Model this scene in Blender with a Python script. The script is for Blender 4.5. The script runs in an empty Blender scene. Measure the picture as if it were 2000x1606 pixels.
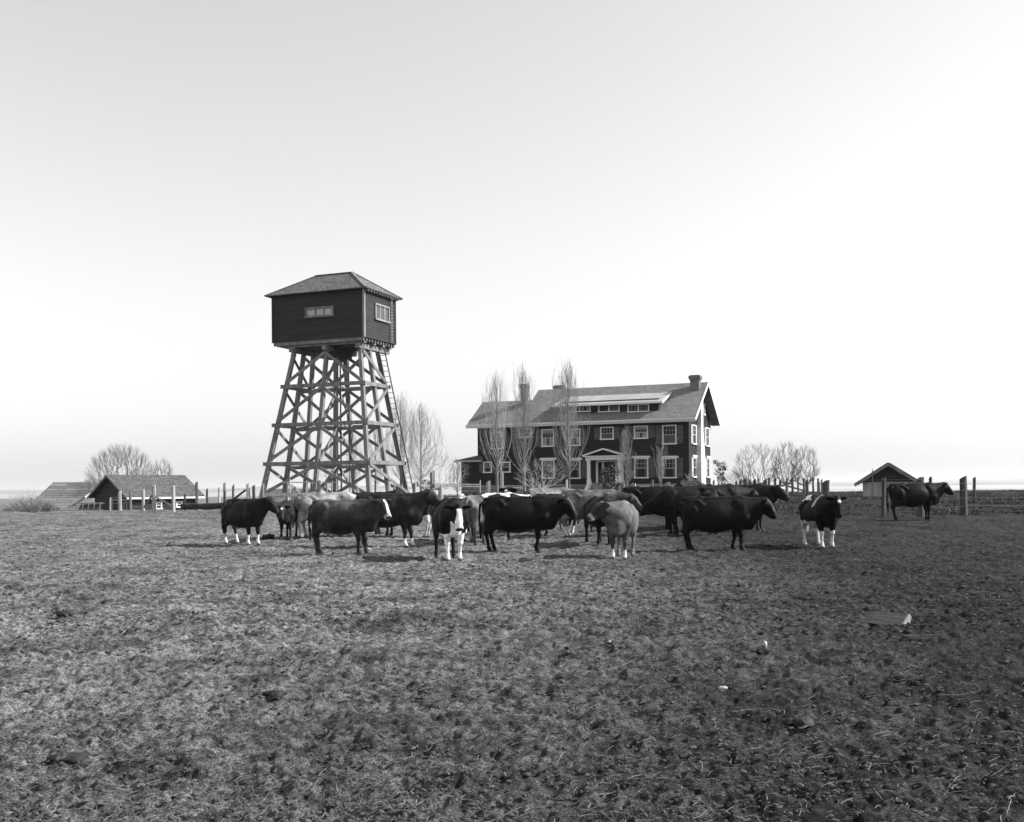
import bpy, math, random
import numpy as np
from mathutils import Vector, Matrix

# ------------------------------------------------------------------ camera, sky, sun, exposure
C = bpy.context.scene.collection
SC = bpy.context.scene
R = math.radians
F, HZ, EYE, ROLL = 2030.0, 953.0, 1.5, R(-0.5)     # focal length and horizon row in a 2000 px wide frame

cam_d = bpy.data.cameras.new('camera')
cam = bpy.data.objects.new('camera', cam_d)
C.objects.link(cam)
SC.camera = cam
cam_d.sensor_width = 36.0
cam_d.lens = 36.0 * F / 2000.0
cam_d.shift_y = (HZ - 803.0) / 2000.0
cam_d.clip_start = 0.1
cam_d.clip_end = 60000.0
cam.matrix_world = Matrix.Translation((0, 0, EYE)) @ Matrix.Rotation(R(90), 4, 'X') @ Matrix.Rotation(ROLL, 4, 'Z')

SUN_AZ = math.atan2(1.0, 0.07)        # clockwise from +Y
SUN_EL = R(35)
w = bpy.data.worlds.new('World')
SC.world = w
w.use_nodes = True
nt = w.node_tree
bg = nt.nodes['Background']
sky = nt.nodes.new('ShaderNodeTexSky')
sky.sky_type = 'NISHITA'
sky.sun_disc = False
sky.sun_elevation = SUN_EL
sky.sun_rotation = SUN_AZ
sky.air_density = 1.4
sky.dust_density = 0.15
sky.ozone_density = 1.0
sep = nt.nodes.new('ShaderNodeSeparateColor')      # blue-sensitive plate: the sky's blue and green, as grey
mul = nt.nodes.new('ShaderNodeMath'); mul.operation = 'MULTIPLY'; mul.inputs[1].default_value = 0.8
mul2 = nt.nodes.new('ShaderNodeMath'); mul2.operation = 'MULTIPLY_ADD'; mul2.inputs[1].default_value = 0.2
nt.links.new(sky.outputs[0], sep.inputs[0])
nt.links.new(sep.outputs[2], mul.inputs[0])
nt.links.new(sep.outputs[1], mul2.inputs[0])
nt.links.new(mul.outputs[0], mul2.inputs[2])
nt.links.new(mul2.outputs[0], bg.inputs[0])
bg.inputs[1].default_value = 0.094

sl = bpy.data.lights.new('sun', 'SUN')
sl.energy = 4.0
sl.angle = R(0.55)
sl.color = (1.0, 1.0, 1.0)
sun = bpy.data.objects.new('sun', sl)
C.objects.link(sun)
sdir = Vector((math.sin(SUN_AZ) * math.cos(SUN_EL), math.cos(SUN_AZ) * math.cos(SUN_EL), math.sin(SUN_EL)))
sun.rotation_euler = sdir.to_track_quat('Z', 'Y').to_euler()
sun.location = sdir * 60

SC.view_settings.view_transform = 'Standard'
SC.view_settings.look = 'None'
SC.view_settings.exposure = 1.0
SC.view_settings.gamma = 1.0
SC.view_settings.use_curve_mapping = False
SC.cycles.max_bounces = 5
SC.cycles.volume_bounces = 1

rnd = random.Random(7)
NR = np.random.RandomState(11)

# ------------------------------------------------------------------ helpers
def ray(px, py):
    xc, yc = (px - 1000.0) / F, (HZ - py) / F
    c, s = math.cos(ROLL), math.sin(ROLL)
    return Vector((xc * c - yc * s, 1.0, xc * s + yc * c))

def at(px, py, Y):
    d = ray(px, py)
    return Vector((d.x * Y, Y, EYE + d.z * Y))

_tab = NR.rand(256, 256)
def vnoise(x, y):
    xi = np.floor(x).astype(np.int64); yi = np.floor(y).astype(np.int64)
    fx = x - xi; fy = y - yi
    fx = fx * fx * (3 - 2 * fx); fy = fy * fy * (3 - 2 * fy)
    a = _tab[xi & 255, yi & 255]; b = _tab[(xi + 1) & 255, yi & 255]
    c = _tab[xi & 255, (yi + 1) & 255]; d = _tab[(xi + 1) & 255, (yi + 1) & 255]
    return (a * (1 - fx) + b * fx) * (1 - fy) + (c * (1 - fx) + d * fx) * fy - 0.5

YR = [0, 25, 36, 41, 60, 85, 120, 170, 400, 900, 3000]
ZR = [0, 0, .25, .40, .66, .76, .74, .1, -4, -9, -16]
YL = [0, 25, 45, 62, 74, 90, 120, 200, 400, 900, 3000]
ZL = [0, 0, .18, .38, -.1, -.8, -1.2, -3.2, -6, -10, -16]
def gz(X, Y):
    X = np.asarray(X, float); Y = np.asarray(Y, float)
    pxs = 1000 + F * X / np.maximum(Y, 1.0)
    t = np.clip((pxs - 400) / 130.0, 0, 1); t = t * t * (3 - 2 * t)
    base = np.interp(Y, YL, ZL) * (1 - t) + np.interp(Y, YR, ZR) * t
    roll = vnoise(X / 9.0 + 40, Y / 9.0) * .09 + vnoise(X / 3.1, Y / 3.1 + 9) * .045
    fade = np.clip(Y / 10.0, 0, 1) * np.where(Y > 150, 0.2, 1)
    return base + roll * fade

def ground_at(px, py):
    d = ray(px, py)
    Y = 4.0
    while Y < 400:
        if EYE + d.z * Y <= float(gz(d.x * Y, Y)):
            break
        Y += 0.05
    return Vector((d.x * Y, Y, float(gz(d.x * Y, Y))))

def link(o, parent=None):
    C.objects.link(o)
    if parent is not None:
        o.parent = parent
    return o

def tag(o, label=None, cat=None, group=None, kind=None):
    if label: o['label'] = label
    if cat: o['category'] = cat
    if group: o['group'] = group
    if kind: o['kind'] = kind
    return o

def thing(name, label, cat, loc=(0, 0, 0), rz=0.0, group=None):
    o = bpy.data.objects.new(name, None)
    o.empty_display_size = 0.3
    C.objects.link(o)
    o.location = loc
    o.rotation_euler = (0, 0, rz)
    return tag(o, label, cat, group)

def local_hit(loc, rz, px, py, axis, val):
    """where the sight line through a pixel meets the plane local[axis] = val of a frame at loc turned by rz"""
    d = ray(px, py); o = Vector((0, 0, EYE)) - Vector(loc)
    m = Matrix.Rotation(-rz, 3, 'Z')
    d = m @ d; o = m @ o
    t = (val - o[axis]) / d[axis]
    return o + d * t

class MB:
    def __init__(s):
        s.v = []; s.f = []
    def add(s, vs, fs):
        n = len(s.v)
        s.v += [tuple(p) for p in vs]
        s.f += [tuple(i + n for i in f) for f in fs]
        return s
    def box(s, x0, x1, y0, y1, z0, z1):
        return s.add([(x0, y0, z0), (x1, y0, z0), (x1, y1, z0), (x0, y1, z0), (x0, y0, z1), (x1, y0, z1), (x1, y1, z1), (x0, y1, z1)],
                     [(0, 3, 2, 1), (4, 5, 6, 7), (0, 1, 5, 4), (1, 2, 6, 5), (2, 3, 7, 6), (3, 0, 4, 7)])
    def beam(s, p, q, w, h, up=(0, 0, 1), w2=None, h2=None):
        p, q = Vector(p), Vector(q); d = (q - p).normalized(); up = Vector(up)
        if abs(d.dot(up)) > .98: up = Vector((1, 0, 0)) if abs(d.x) < .9 else Vector((0, 1, 0))
        a = d.cross(up).normalized(); b = a.cross(d).normalized()
        w2 = w if w2 is None else w2; h2 = h if h2 is None else h2
        vs = [c + a * sx * ww / 2 + b * sz * hh / 2 for c, ww, hh in ((p, w, h), (q, w2, h2)) for sx, sz in ((-1, -1), (1, -1), (1, 1), (-1, 1))]
        return s.add(vs, [(3, 2, 1, 0), (4, 5, 6, 7), (0, 1, 5, 4), (1, 2, 6, 5), (2, 3, 7, 6), (3, 0, 4, 7)])
    def tube(s, p, q, r1, r2, n=5, cap=True):
        p, q = Vector(p), Vector(q); d = (q - p)
        if d.length < 1e-6: return s
        d.normalize(); up = Vector((0, 0, 1)) if abs(d.z) < .9 else Vector((1, 0, 0))
        a = d.cross(up).normalized(); b = a.cross(d)
        vs = []
        for c, r in ((p, r1), (q, r2)):
            for k in range(n):
                t = 2 * math.pi * k / n
                vs.append(c + a * math.cos(t) * r + b * math.sin(t) * r)
        fs = [(k, (k + 1) % n, n + (k + 1) % n, n + k) for k in range(n)]
        if cap: fs += [tuple(range(n - 1, -1, -1)), tuple(range(n, 2 * n))]
        return s.add(vs, fs)
    def slab(s, pts, t):
        """polygon given thickness t against its normal"""
        pts = [Vector(p) for p in pts]
        n = (pts[1] - pts[0]).cross(pts[2] - pts[0]).normalized() * t
        m = len(pts)
        fs = [tuple(range(m)), tuple(range(2 * m - 1, m - 1, -1))] + [((k + 1) % m, k, m + k, m + (k + 1) % m) for k in range(m)]
        return s.add(pts + [p - n for p in pts], fs)
    def ngon(s, pts):
        return s.add(pts, [tuple(range(len(pts)))])
    def build(s, name, mat, parent=None, smooth=False, uv=False, bevel=0):
        me = bpy.data.meshes.new(name)
        me.from_pydata([tuple(p) for p in s.v], [], s.f)
        me.materials.append(mat)
        if uv: metre_uv(me)
        if smooth: me.polygons.foreach_set('use_smooth', [True] * len(me.polygons))
        me.update()
        o = bpy.data.objects.new(name, me)
        link(o, parent)
        if bevel:
            b = o.modifiers.new('bevel', 'BEVEL'); b.width = bevel; b.segments = 1; b.limit_method = 'ANGLE'
        return o

def metre_uv(me):
    me.update()
    uvl = me.uv_layers.new(name='UVMap')
    for p in me.polygons:
        n = p.normal
        t = Vector((0, 0, 1)).cross(n)
        t = Vector((1, 0, 0)) if t.length < 1e-3 else t.normalized()
        v = n.cross(t)
        for li in p.loop_indices:
            co = me.vertices[me.loops[li].vertex_index].co
            uvl.data[li].uv = (co.dot(t), co.dot(v))

def npmesh(name, V, Fa, mat, parent=None, smooth=True, loc=None):
    me = bpy.data.meshes.new(name)
    V = np.asarray(V, np.float32); Fa = np.asarray(Fa, np.int32)
    k = Fa.shape[1]
    me.vertices.add(len(V)); me.vertices.foreach_set('co', V.ravel())
    me.loops.add(Fa.size); me.loops.foreach_set('vertex_index', Fa.ravel())
    me.polygons.add(len(Fa)); me.polygons.foreach_set('loop_start', np.arange(0, Fa.size, k, dtype=np.int32))
    me.polygons.foreach_set('loop_total', np.full(len(Fa), k, np.int32))
    me.polygons.foreach_set('use_smooth', np.full(len(Fa), smooth))
    me.materials.append(mat)
    me.update(calc_edges=True); me.validate()
    o = bpy.data.objects.new(name, me)
    if loc is not None: o.location = loc
    return link(o, parent)

# ------------------------------------------------------------------ materials
def g3(v): return (v, v, v, 1.0)

def mat(name, lo, hi, scale=4.0, rough=.85, bump=.0, bscale=None, stretch=(1, 1, 1), coord='Object', spec=.3, detail=6, metal=0):
    m = bpy.data.materials.new(name); m.use_nodes = True
    n = m.node_tree.nodes; L = m.node_tree.links
    b = n['Principled BSDF']
    b.inputs['Roughness'].default_value = rough
    b.inputs['Specular IOR Level'].default_value = spec
    b.inputs['Metallic'].default_value = metal
    tc = n.new('ShaderNodeTexCoord'); mp = n.new('ShaderNodeMapping'); mp.inputs['Scale'].default_value = stretch
    L.new(tc.outputs[coord], mp.inputs[0])
    t = n.new('ShaderNodeTexNoise'); t.inputs['Scale'].default_value = scale; t.inputs['Detail'].default_value = detail
    t.inputs['Roughness'].default_value = .65
    L.new(mp.outputs[0], t.inputs['Vector'])
    r = n.new('ShaderNodeValToRGB')
    r.color_ramp.elements[0].position = .3; r.color_ramp.elements[0].color = g3(lo)
    r.color_ramp.elements[1].position = .7; r.color_ramp.elements[1].color = g3(hi)
    L.new(t.outputs[0], r.inputs[0]); L.new(r.outputs[0], b.inputs['Base Color'])
    if bump:
        t2 = n.new('ShaderNodeTexNoise'); t2.inputs['Scale'].default_value = bscale or scale * 3; t2.inputs['Detail'].default_value = 5
        L.new(mp.outputs[0], t2.inputs['Vector'])
        bp = n.new('ShaderNodeBump'); bp.inputs['Strength'].default_value = bump; bp.inputs['Distance'].default_value = .02
        L.new(t2.outputs[0], bp.inputs['Height']); L.new(bp.outputs[0], b.inputs['Normal'])
    return m

def brick_mat(name, c1, c2, mortar, bw, bh, ms=.01, rough=.9, offset=.5, bump=.4, big=None, spec=.2):
    m = bpy.data.materials.new(name); m.use_nodes = True
    n = m.node_tree.nodes; L = m.node_tree.links
    b = n['Principled BSDF']; b.inputs['Roughness'].default_value = rough; b.inputs['Specular IOR Level'].default_value = spec
    tc = n.new('ShaderNodeTexCoord')
    t = n.new('ShaderNodeTexBrick'); t.inputs['Scale'].default_value = 1
    t.inputs['Color1'].default_value = g3(c1); t.inputs['Color2'].default_value = g3(c2); t.inputs['Mortar'].default_value = g3(mortar)
    t.inputs['Brick Width'].default_value = bw; t.inputs['Row Height'].default_value = bh
    t.inputs['Mortar Size'].default_value = ms; t.offset = offset; t.inputs['Mortar Smooth'].default_value = .2
    L.new(tc.outputs['UV'], t.inputs['Vector'])
    nz = n.new('ShaderNodeTexNoise'); nz.inputs['Scale'].default_value = 1.3; nz.inputs['Detail'].default_value = 8; nz.inputs['Roughness'].default_value = .7
    mpn = n.new('ShaderNodeMapping'); mpn.inputs['Scale'].default_value = (.6, 3.0, 1)
    L.new(tc.outputs['UV'], mpn.inputs[0]); L.new(mpn.outputs[0], nz.inputs['Vector'])
    rp = n.new('ShaderNodeMapRange'); rp.inputs[1].default_value = .3; rp.inputs[2].default_value = .7
    rp.inputs[3].default_value = .65; rp.inputs[4].default_value = 1.35
    L.new(nz.outputs[0], rp.inputs[0])
    mx = n.new('ShaderNodeVectorMath'); mx.operation = 'SCALE'
    L.new(t.outputs['Color'], mx.inputs[0]); L.new(rp.outputs[0], mx.inputs['Scale'])
    L.new(mx.outputs[0], b.inputs['Base Color'])
    bp = n.new('ShaderNodeBump'); bp.inputs['Strength'].default_value = bump; bp.inputs['Distance'].default_value = .02
    L.new(t.outputs['Color'], bp.inputs['Height']); L.new(bp.outputs[0], b.inputs['Normal'])
    return m

M = {}
M['timber'] = mat('weathered_timber', .10, .25, 3, .9, .5, 14, (1, 1, .25))
M['timber_light'] = mat('pale_timber', .16, .34, 3, .9, .4, 14, (1, 1, .3))
M['timber_dark'] = mat('dark_timber', .02, .05, 3, .9, .4)
M['post'] = mat('split_post_wood', .07, .22, 5, .95, .8, 22, (1, 1, .12))
M['post_dark'] = mat('rotted_post_wood', .022, .10, 5, .95, .9, 22, (1, 1, .12))
M['post_light'] = mat('bleached_post_wood', .22, .46, 5, .95, .7, 22, (1, 1, .12))
M['siding'] = brick_mat('tower_siding', .022, .030, .008, 4.0, .15, .012, .6, bump=.6)
M['siding_house'] = brick_mat('house_siding', .014, .020, .006, 3.6, .13, .01, .7, bump=.5)
M['siding_shed'] = brick_mat('shed_siding', .03, .045, .012, 3.0, .16, .012, .8)
M['shingle'] = brick_mat('roof_shingle', .15, .24, .08, .16, .14, .012, .9)
M['shingle_tower'] = brick_mat('tower_shingle', .09, .20, .05, .17, .13, .014, .9)
M['shingle_old'] = brick_mat('old_shake_roof', .14, .24, .05, 2.6, .34, .03, .95, bump=.9)
M['shingle_dark'] = brick_mat('shed_shingle', .07, .13, .035, .2, .15, .012, .9)
M['felt'] = mat('pale_felt_roof', .27, .38, 1.2, .8, .1, stretch=(1, .15, 1))
M['white'] = mat('white_paint', .68, .80, 5, .6, .1)
M['white_dull'] = mat('dull_white_paint', .32, .5, 5, .7, .1)
M['shutter'] = brick_mat('shutter_paint', .11, .14, .02, 2, .06, .012, .6)
M['glass'] = mat('window_glass', .006, .010, 2, .15, 0, spec=.2)
M['curtain'] = mat('curtain_cloth', .22, .34, 8, .8, 0, stretch=(6, 6, .4))
M['curtain_grey'] = mat('grey_blind', .06, .12, 8, .8, 0, stretch=(6, 6, .4))
M['brick'] = brick_mat('chimney_brick', .10, .16, .2, .22, .075, .012, .9)
M['stucco'] = mat('pale_render', .5, .66, 6, .9, .3)
M['stone'] = brick_mat('foundation_stone', .16, .26, .08, .6, .3, .02, .9)
M['steel'] = mat('dark_iron', .03, .05, 6, .5, metal=.0)
M['wire'] = mat('fence_wire', .12, .2, 6, .5)
M['bark'] = mat('bark', .10, .24, 9, .9, .4)
M['twig'] = mat('twig_bark', .26, .46, 3, .9)
M['twig_dark'] = mat('dark_twig_bark', .06, .13, 3, .9)
M['leaf'] = mat('evergreen_leaf', .02, .06, 9, .5)
M['straw'] = mat('dry_straw', .10, .34, 30, .7)
M['clod'] = mat('soil_clod', .02, .11, 20, .95, .6, 50)
M['dung'] = mat('dung', .008, .025, 20, .7, .8, 40)
M['grass'] = mat('dry_field_grass', .015, .10, .7, .9, coord='Object')
M['white_stone'] = mat('pale_stone', .35, .6, 12, .8, .4)
M['eye'] = mat('eye', .004, .006, 3, .1, spec=.8)
M['water'] = mat('bay_water', .12, .16, .01, .18, .5, .05, spec=.6)
M['hill'] = mat('far_shore', .04, .09, .002, .95)

# ground: trampled soil, dry stubble and manure
def ground_mat():
    m = bpy.data.materials.new('trampled_pasture'); m.use_nodes = True
    n = m.node_tree.nodes; L = m.node_tree.links
    b = n['Principled BSDF']; b.inputs['Roughness'].default_value = .95; b.inputs['Specular IOR Level'].default_value = .1
    tc = n.new('ShaderNodeTexCoord')
    def noise(sc, det, rough=.6, st=(1, 1, 1), off=(0, 0, 0)):
        mp = n.new('ShaderNodeMapping'); mp.inputs['Scale'].default_value = st; mp.inputs['Location'].default_value = off
        L.new(tc.outputs['Object'], mp.inputs[0])
        t = n.new('ShaderNodeTexNoise'); t.inputs['Scale'].default_value = sc; t.inputs['Detail'].default_value = det; t.inputs['Roughness'].default_value = rough
        L.new(mp.outputs[0], t.inputs['Vector']); return t.outputs[0]
    def mr(x, a, b_, c, d):
        r = n.new('ShaderNodeMapRange'); r.inputs[1].default_value = a; r.inputs[2].default_value = b_; r.inputs[3].default_value = c; r.inputs[4].default_value = d
        L.new(x, r.inputs[0]); return r.outputs[0]
    def mth(op, a, b_):
        k = n.new('ShaderNodeMath'); k.operation = op
        for i, v in enumerate((a, b_)):
            if isinstance(v, float): k.inputs[i].default_value = v
            else: L.new(v, k.inputs[i])
        return k.outputs[0]
    fine = noise(80, 7, .82)
    mid = noise(15, 6, .72, off=(3, 1, 0))
    big = noise(.55, 5, .6, off=(9, 4, 0))
    streak = noise(4.5, 7, .72, (1, .8, 1), (1, 8, 0))
    col = mr(fine, .40, .62, G_LO, G_HI)                # soil against bleached stubble
    col = mth('MULTIPLY', col, mr(mid, .38, .64, .35, 1.65))
    col = mth('MULTIPLY', col, mr(big, .35, .65, .7, 1.3))
    col = mth('MULTIPLY', col, mr(streak, .40, .52, .48, 1.05))
    sx = n.new('ShaderNodeSeparateXYZ'); L.new(tc.outputs['Object'], sx.inputs[0])
    # yard tone: paler to the left, darker towards the right and the viewpoint
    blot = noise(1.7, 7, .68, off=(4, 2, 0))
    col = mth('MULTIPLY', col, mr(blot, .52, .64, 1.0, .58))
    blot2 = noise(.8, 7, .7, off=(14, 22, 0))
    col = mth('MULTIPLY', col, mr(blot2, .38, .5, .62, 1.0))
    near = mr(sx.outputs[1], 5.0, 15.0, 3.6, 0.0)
    tone_ramp = mth('ADD', mth('ADD', mth('MULTIPLY', sx.outputs[0], 1.15), near), mth('MULTIPLY', mr(big, .3, .7, -1.0, 1.0), 2.2))
    col = mth('MULTIPLY', col, mr(tone_ramp, -0.5, 6.5, 1.08, .20))
    fld = mth('MULTIPLY', mr(sx.outputs[1], 38.8, 40.2, 0.0, 1.0), mr(sx.outputs[0], 1.0, 6.0, 0.0, 1.0))      # damp dark field past the wire fence
    fld = mth('MULTIPLY', fld, mr(sx.outputs[1], 130.0, 160.0, 1.0, 0.0))
    col = mth('MULTIPLY', col, mr(fld, 0.0, 1.0, 1.0, .62))
    L.new(col, b.inputs['Base Color'])
    bp = n.new('ShaderNodeBump'); bp.inputs['Strength'].default_value = .9; bp.inputs['Distance'].default_value = .02
    L.new(mth('ADD', fine, mth('MULTIPLY', mid, 1.5)), bp.inputs['Height'])
    L.new(bp.outputs[0], b.inputs['Normal'])
    return m
G_LO, G_HI = .014, .30
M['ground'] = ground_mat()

def coat_mat():
    m = bpy.data.materials.new('cow_hide'); m.use_nodes = True
    n = m.node_tree.nodes; L = m.node_tree.links
    b = n['Principled BSDF']; b.inputs['Roughness'].default_value = .62; b.inputs['Specular IOR Level'].default_value = .11
    b.inputs['Sheen Weight'].default_value = .0
    at_ = n.new('ShaderNodeAttribute'); at_.attribute_name = 'coat'
    tc = n.new('ShaderNodeTexCoord'); t = n.new('ShaderNodeTexNoise'); t.inputs['Scale'].default_value = 6; t.inputs['Detail'].default_value = 7
    t.inputs['Roughness'].default_value = .7
    L.new(tc.outputs['Object'], t.inputs['Vector'])
    r = n.new('ShaderNodeMapRange'); r.inputs[1].default_value = .3; r.inputs[2].default_value = .7; r.inputs[3].default_value = .4; r.inputs[4].default_value = 1.7
    L.new(t.outputs[0], r.inputs[0])
    s = n.new('ShaderNodeVectorMath'); s.operation = 'SCALE'
    L.new(at_.outputs['Color'], s.inputs[0]); L.new(r.outputs[0], s.inputs['Scale']); L.new(s.outputs[0], b.inputs['Base Color'])
    t2 = n.new('ShaderNodeTexNoise'); t2.inputs['Scale'].default_value = 45; t2.inputs['Detail'].default_value = 3
    mp = n.new('ShaderNodeMapping'); mp.inputs['Scale'].default_value = (.5, 1, 1)
    L.new(tc.outputs['Object'], mp.inputs[0]); L.new(mp.outputs[0], t2.inputs['Vector'])
    bp = n.new('ShaderNodeBump'); bp.inputs['Strength'].default_value = .35; bp.inputs['Distance'].default_value = .01
    L.new(t2.outputs[0], bp.inputs['Height']); L.new(bp.outputs[0], b.inputs['Normal'])
    return m
M['coat'] = coat_mat()

# ------------------------------------------------------------------ ground, water, far shore
def build_ground():
    sy = np.concatenate([np.linspace(900, 300, 330), np.linspace(299, 16, 620)])    # rows spaced evenly as seen from standing height
    Ys = 1.5 * F / sy
    Ys = np.concatenate([[0.3, 1.2, 2.2], Ys, np.geomspace(200, 3000, 40)])
    nc = 1000
    us = np.linspace(-.62, .62, nc)
    Yg, Ug = np.meshgrid(Ys, us, indexing='ij')
    Xg = Ug * (Yg + 1.0)
    Z = gz(Xg, Yg)
    rows = np.gradient(Ys)[:, None]
    def oct_(lam, amp, pw=1.0, ox=0):
        nse = vnoise(Xg / lam + ox, Yg / lam + ox * 1.7) * 2
        fade = np.clip(1.6 * lam / np.maximum(rows, 1e-3), .25, 1.0)
        return nse * amp * fade
    rough = np.where(Yg > 60, .5, 1.0)
    far = 1 + .25 * np.clip((Yg - 9) / 14, 0, 1)
    D = oct_(1.1, .030, ox=3) + far * (oct_(.45, .020, ox=11) + oct_(.2, .019, ox=23)) + oct_(.1, .022, ox=31) + oct_(.05, .018, ox=47) + oct_(.026, .012, ox=59)
    hp = vnoise(Xg / .17 + 77, Yg / .17 + 5)                      # hoof pits
    D -= np.clip(hp - .22, 0, 1) * .16 * np.clip(.5 / rows, .1, 1)
    Z = Z + D * rough * np.where(Yg > 120, 0, 1)
    V = np.stack([Xg, Yg, Z], -1).reshape(-1, 3)
    nr = len(Ys)
    i = np.arange(nr - 1)[:, None] * nc + np.arange(nc - 1)[None, :]
    Fa = np.stack([i, i + 1, i + nc + 1, i + nc], -1).reshape(-1, 4)
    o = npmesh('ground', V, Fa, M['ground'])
    tag(o, kind='structure')
    # surrounding land on both sides and behind the viewpoint
    return o
build_ground()

mb = MB()
def rim(x0, x1, y0, y1, z): mb.add([(x0, y0, z), (x1, y0, z), (x1, y1, z), (x0, y1, z)], [(0, 1, 2, 3)])
rim(-900, 900, -900, 0.3, -.02)
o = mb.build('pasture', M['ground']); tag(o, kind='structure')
mb = MB()
for s in (-1, 1):
    ys = [0.3, 10, 25, 60, 120, 400, 900, 3000]
    for a, b in zip(ys, ys[1:]):
        xa, xb = s * .60 * (a + 1), s * .60 * (b + 1)
        za, zb = float(gz(xa, a)) - .10, float(gz(xb, b)) - .10
        q = [(xa, a, za), (s * (4000), a, za), (s * (4000), b, zb), (xb, b, zb)]
        mb.ngon(q if s > 0 else q[::-1])
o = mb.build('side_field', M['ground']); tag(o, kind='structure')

mb = MB(); mb.ngon([(-14000, 250, -15), (14000, 250, -15), (14000, 14000, -15), (-14000, 14000, -15)])
tag(mb.build('water', M['water']), kind='structure')

def shore():
    n = 260
    V = []; Fa = []
    for k in range(n):
        x = -9500 + 19000 * k / (n - 1)
        h = 34 + 30 * (vnoise(np.array([x / 1500.0]), np.array([3.3]))[0] + .3) + 10 * vnoise(np.array([x / 260.0]), np.array([8.3]))[0]
        h = max(h, 6)
        V += [(x, 9300, -16), (x, 9650, h - 15), (x, 10600, h * .6 - 15), (x, 11200, -16)]
    for k in range(n - 1):
        for j in range(3):
            a = 4 * k + j
            Fa.append((a, a + 4, a + 5, a + 1))
    tag(npmesh('hills', np.array(V), np.array(Fa), M['hill']), kind='structure')
shore()

# ------------------------------------------------------------------ windows
def window(parent, axis, x0, x1, z0, z1, plane, side=-1, rows=2, cols=3, fw=.11, frame=None, blind=None, mull=None, cap=False, depth=.07):
    """a window standing on a wall; axis 'x' runs along local x on plane y, axis 'y' along local y on plane x. side = outward direction"""
    frame = frame or M['white']
    def B(mb, a0, a1, d0, d1, c0, c1):
        d0, d1 = plane + side * d0, plane + side * d1
        if d0 > d1: d0, d1 = d1, d0
        if axis == 'x': mb.box(a0, a1, d0, d1, c0, c1)
        else: mb.box(d0, d1, a0, a1, c0, c1)
    f = MB()
    B(f, x0, x0 + fw, .0, depth, z0 + fw, z1 - fw); B(f, x1 - fw, x1, .0, depth, z0 + fw, z1 - fw)
    B(f, x0 - .02, x1 + .02, .0, depth + .02, z1 - fw, z1); B(f, x0 - .04, x1 + .04, .0, depth + .05, z0, z0 + fw)
    if cap:
        B(f, x0 - .2, x1 + .2, .0, depth + .08, z1, z1 + .10)
        B(f, x0 - .12, x1 + .12, .0, depth + .04, z1 + .1, z1 + .17)
    fo = f.build('window', frame, parent)
    g = MB(); B(g, x0 + fw, x1 - fw, .004, .012, z0 + fw, z1 - fw)
    g.build('pane', M['glass'], fo)
    s = MB()
    zm = (z0 + z1) / 2
    if mull is None:
        B(s, x0 + fw, x1 - fw, .012, .045, zm - .03, zm + .03)
        for k in range(1, cols):
            xx = x0 + fw + (x1 - x0 - 2 * fw) * k / cols
            B(s, xx - .012, xx + .012, .012, .03, zm + .03, z1 - fw)
        for k in range(1, rows):
            zz = zm + .03 + (z1 - fw - zm - .03) * k / rows
            B(s, x0 + fw, x1 - fw, .013, .031, zz - .012, zz + .012)
        s.build('sash', M['white_dull'], fo)
    else:
        for t in mull:
            xx = x0 + (x1 - x0) * t
            s = MB(); B(s, xx - .05, xx + .05, .012, .05, z0 + fw, z1 - fw)
            s.build('mullion', frame, fo)
    if blind:
        bm_ = MB()
        for (a, b_, c, d) in blind[1]:
            B(bm_, x0 + fw + (x1 - x0 - 2 * fw) * a, x0 + fw + (x1 - x0 - 2 * fw) * b_, .0125, .016, z0 + fw + (z1 - z0 - 2 * fw) * c, z0 + fw + (z1 - z0 - 2 * fw) * d)
        bm_.build('curtain', blind[0], fo)
    return fo

# ------------------------------------------------------------------ water tower
GRID = R(-22.1)
TL = (-9.16, 65.0, .72)
tow = thing('water_tower', 'tall timber water tower with a dark boarded tank house and hipped shingle roof', 'water tower', TL, GRID)
def TZ(z): return z - TL[2]
LB, WB = 6.82, 4.09
zb0, zb1, zr = TZ(11.05), TZ(14.1), TZ(15.62)
def legpt(i, j, z):
    """i along the long side 0..2 (left to right), j in depth 0..2"""
    t = (TZ(10.4) - z) / (TZ(10.4) - TZ(.95))
    x0, x1 = -5.47 - 1.66 * t, -.55 + 1.38 * t
    y0, y1 = .45 - 1.38 * t, 2.66 + 1.38 * t
    return Vector((x0 + (x1 - x0) * i / 2, y0 + (y1 - y0) * j / 2, z))
zbase, ztop = TZ(.98), TZ(10.4)
lev = [TZ(.98), TZ(3.16), TZ(5.66), TZ(8.16), TZ(10.4)]
for i in range(3):
    for j in range(3):
        MB().beam(legpt(i, j, zbase), legpt(i, j, ztop + .02), .27, .27, (0, 1, 0), .24, .24).build('leg', M['timber'], tow, uv=False, bevel=.012)
        p = legpt(i, j, zbase)
        MB().box(p.x - .35, p.x + .35, p.y - .35, p.y + .35, -.25, zbase + .02).build('footing', M['stucco'], tow)
def outw(i, j, d):
    return Vector((-d if i == 0 else d if i == 2 else 0, -d if j == 0 else d if j == 2 else 0, 0))
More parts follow.
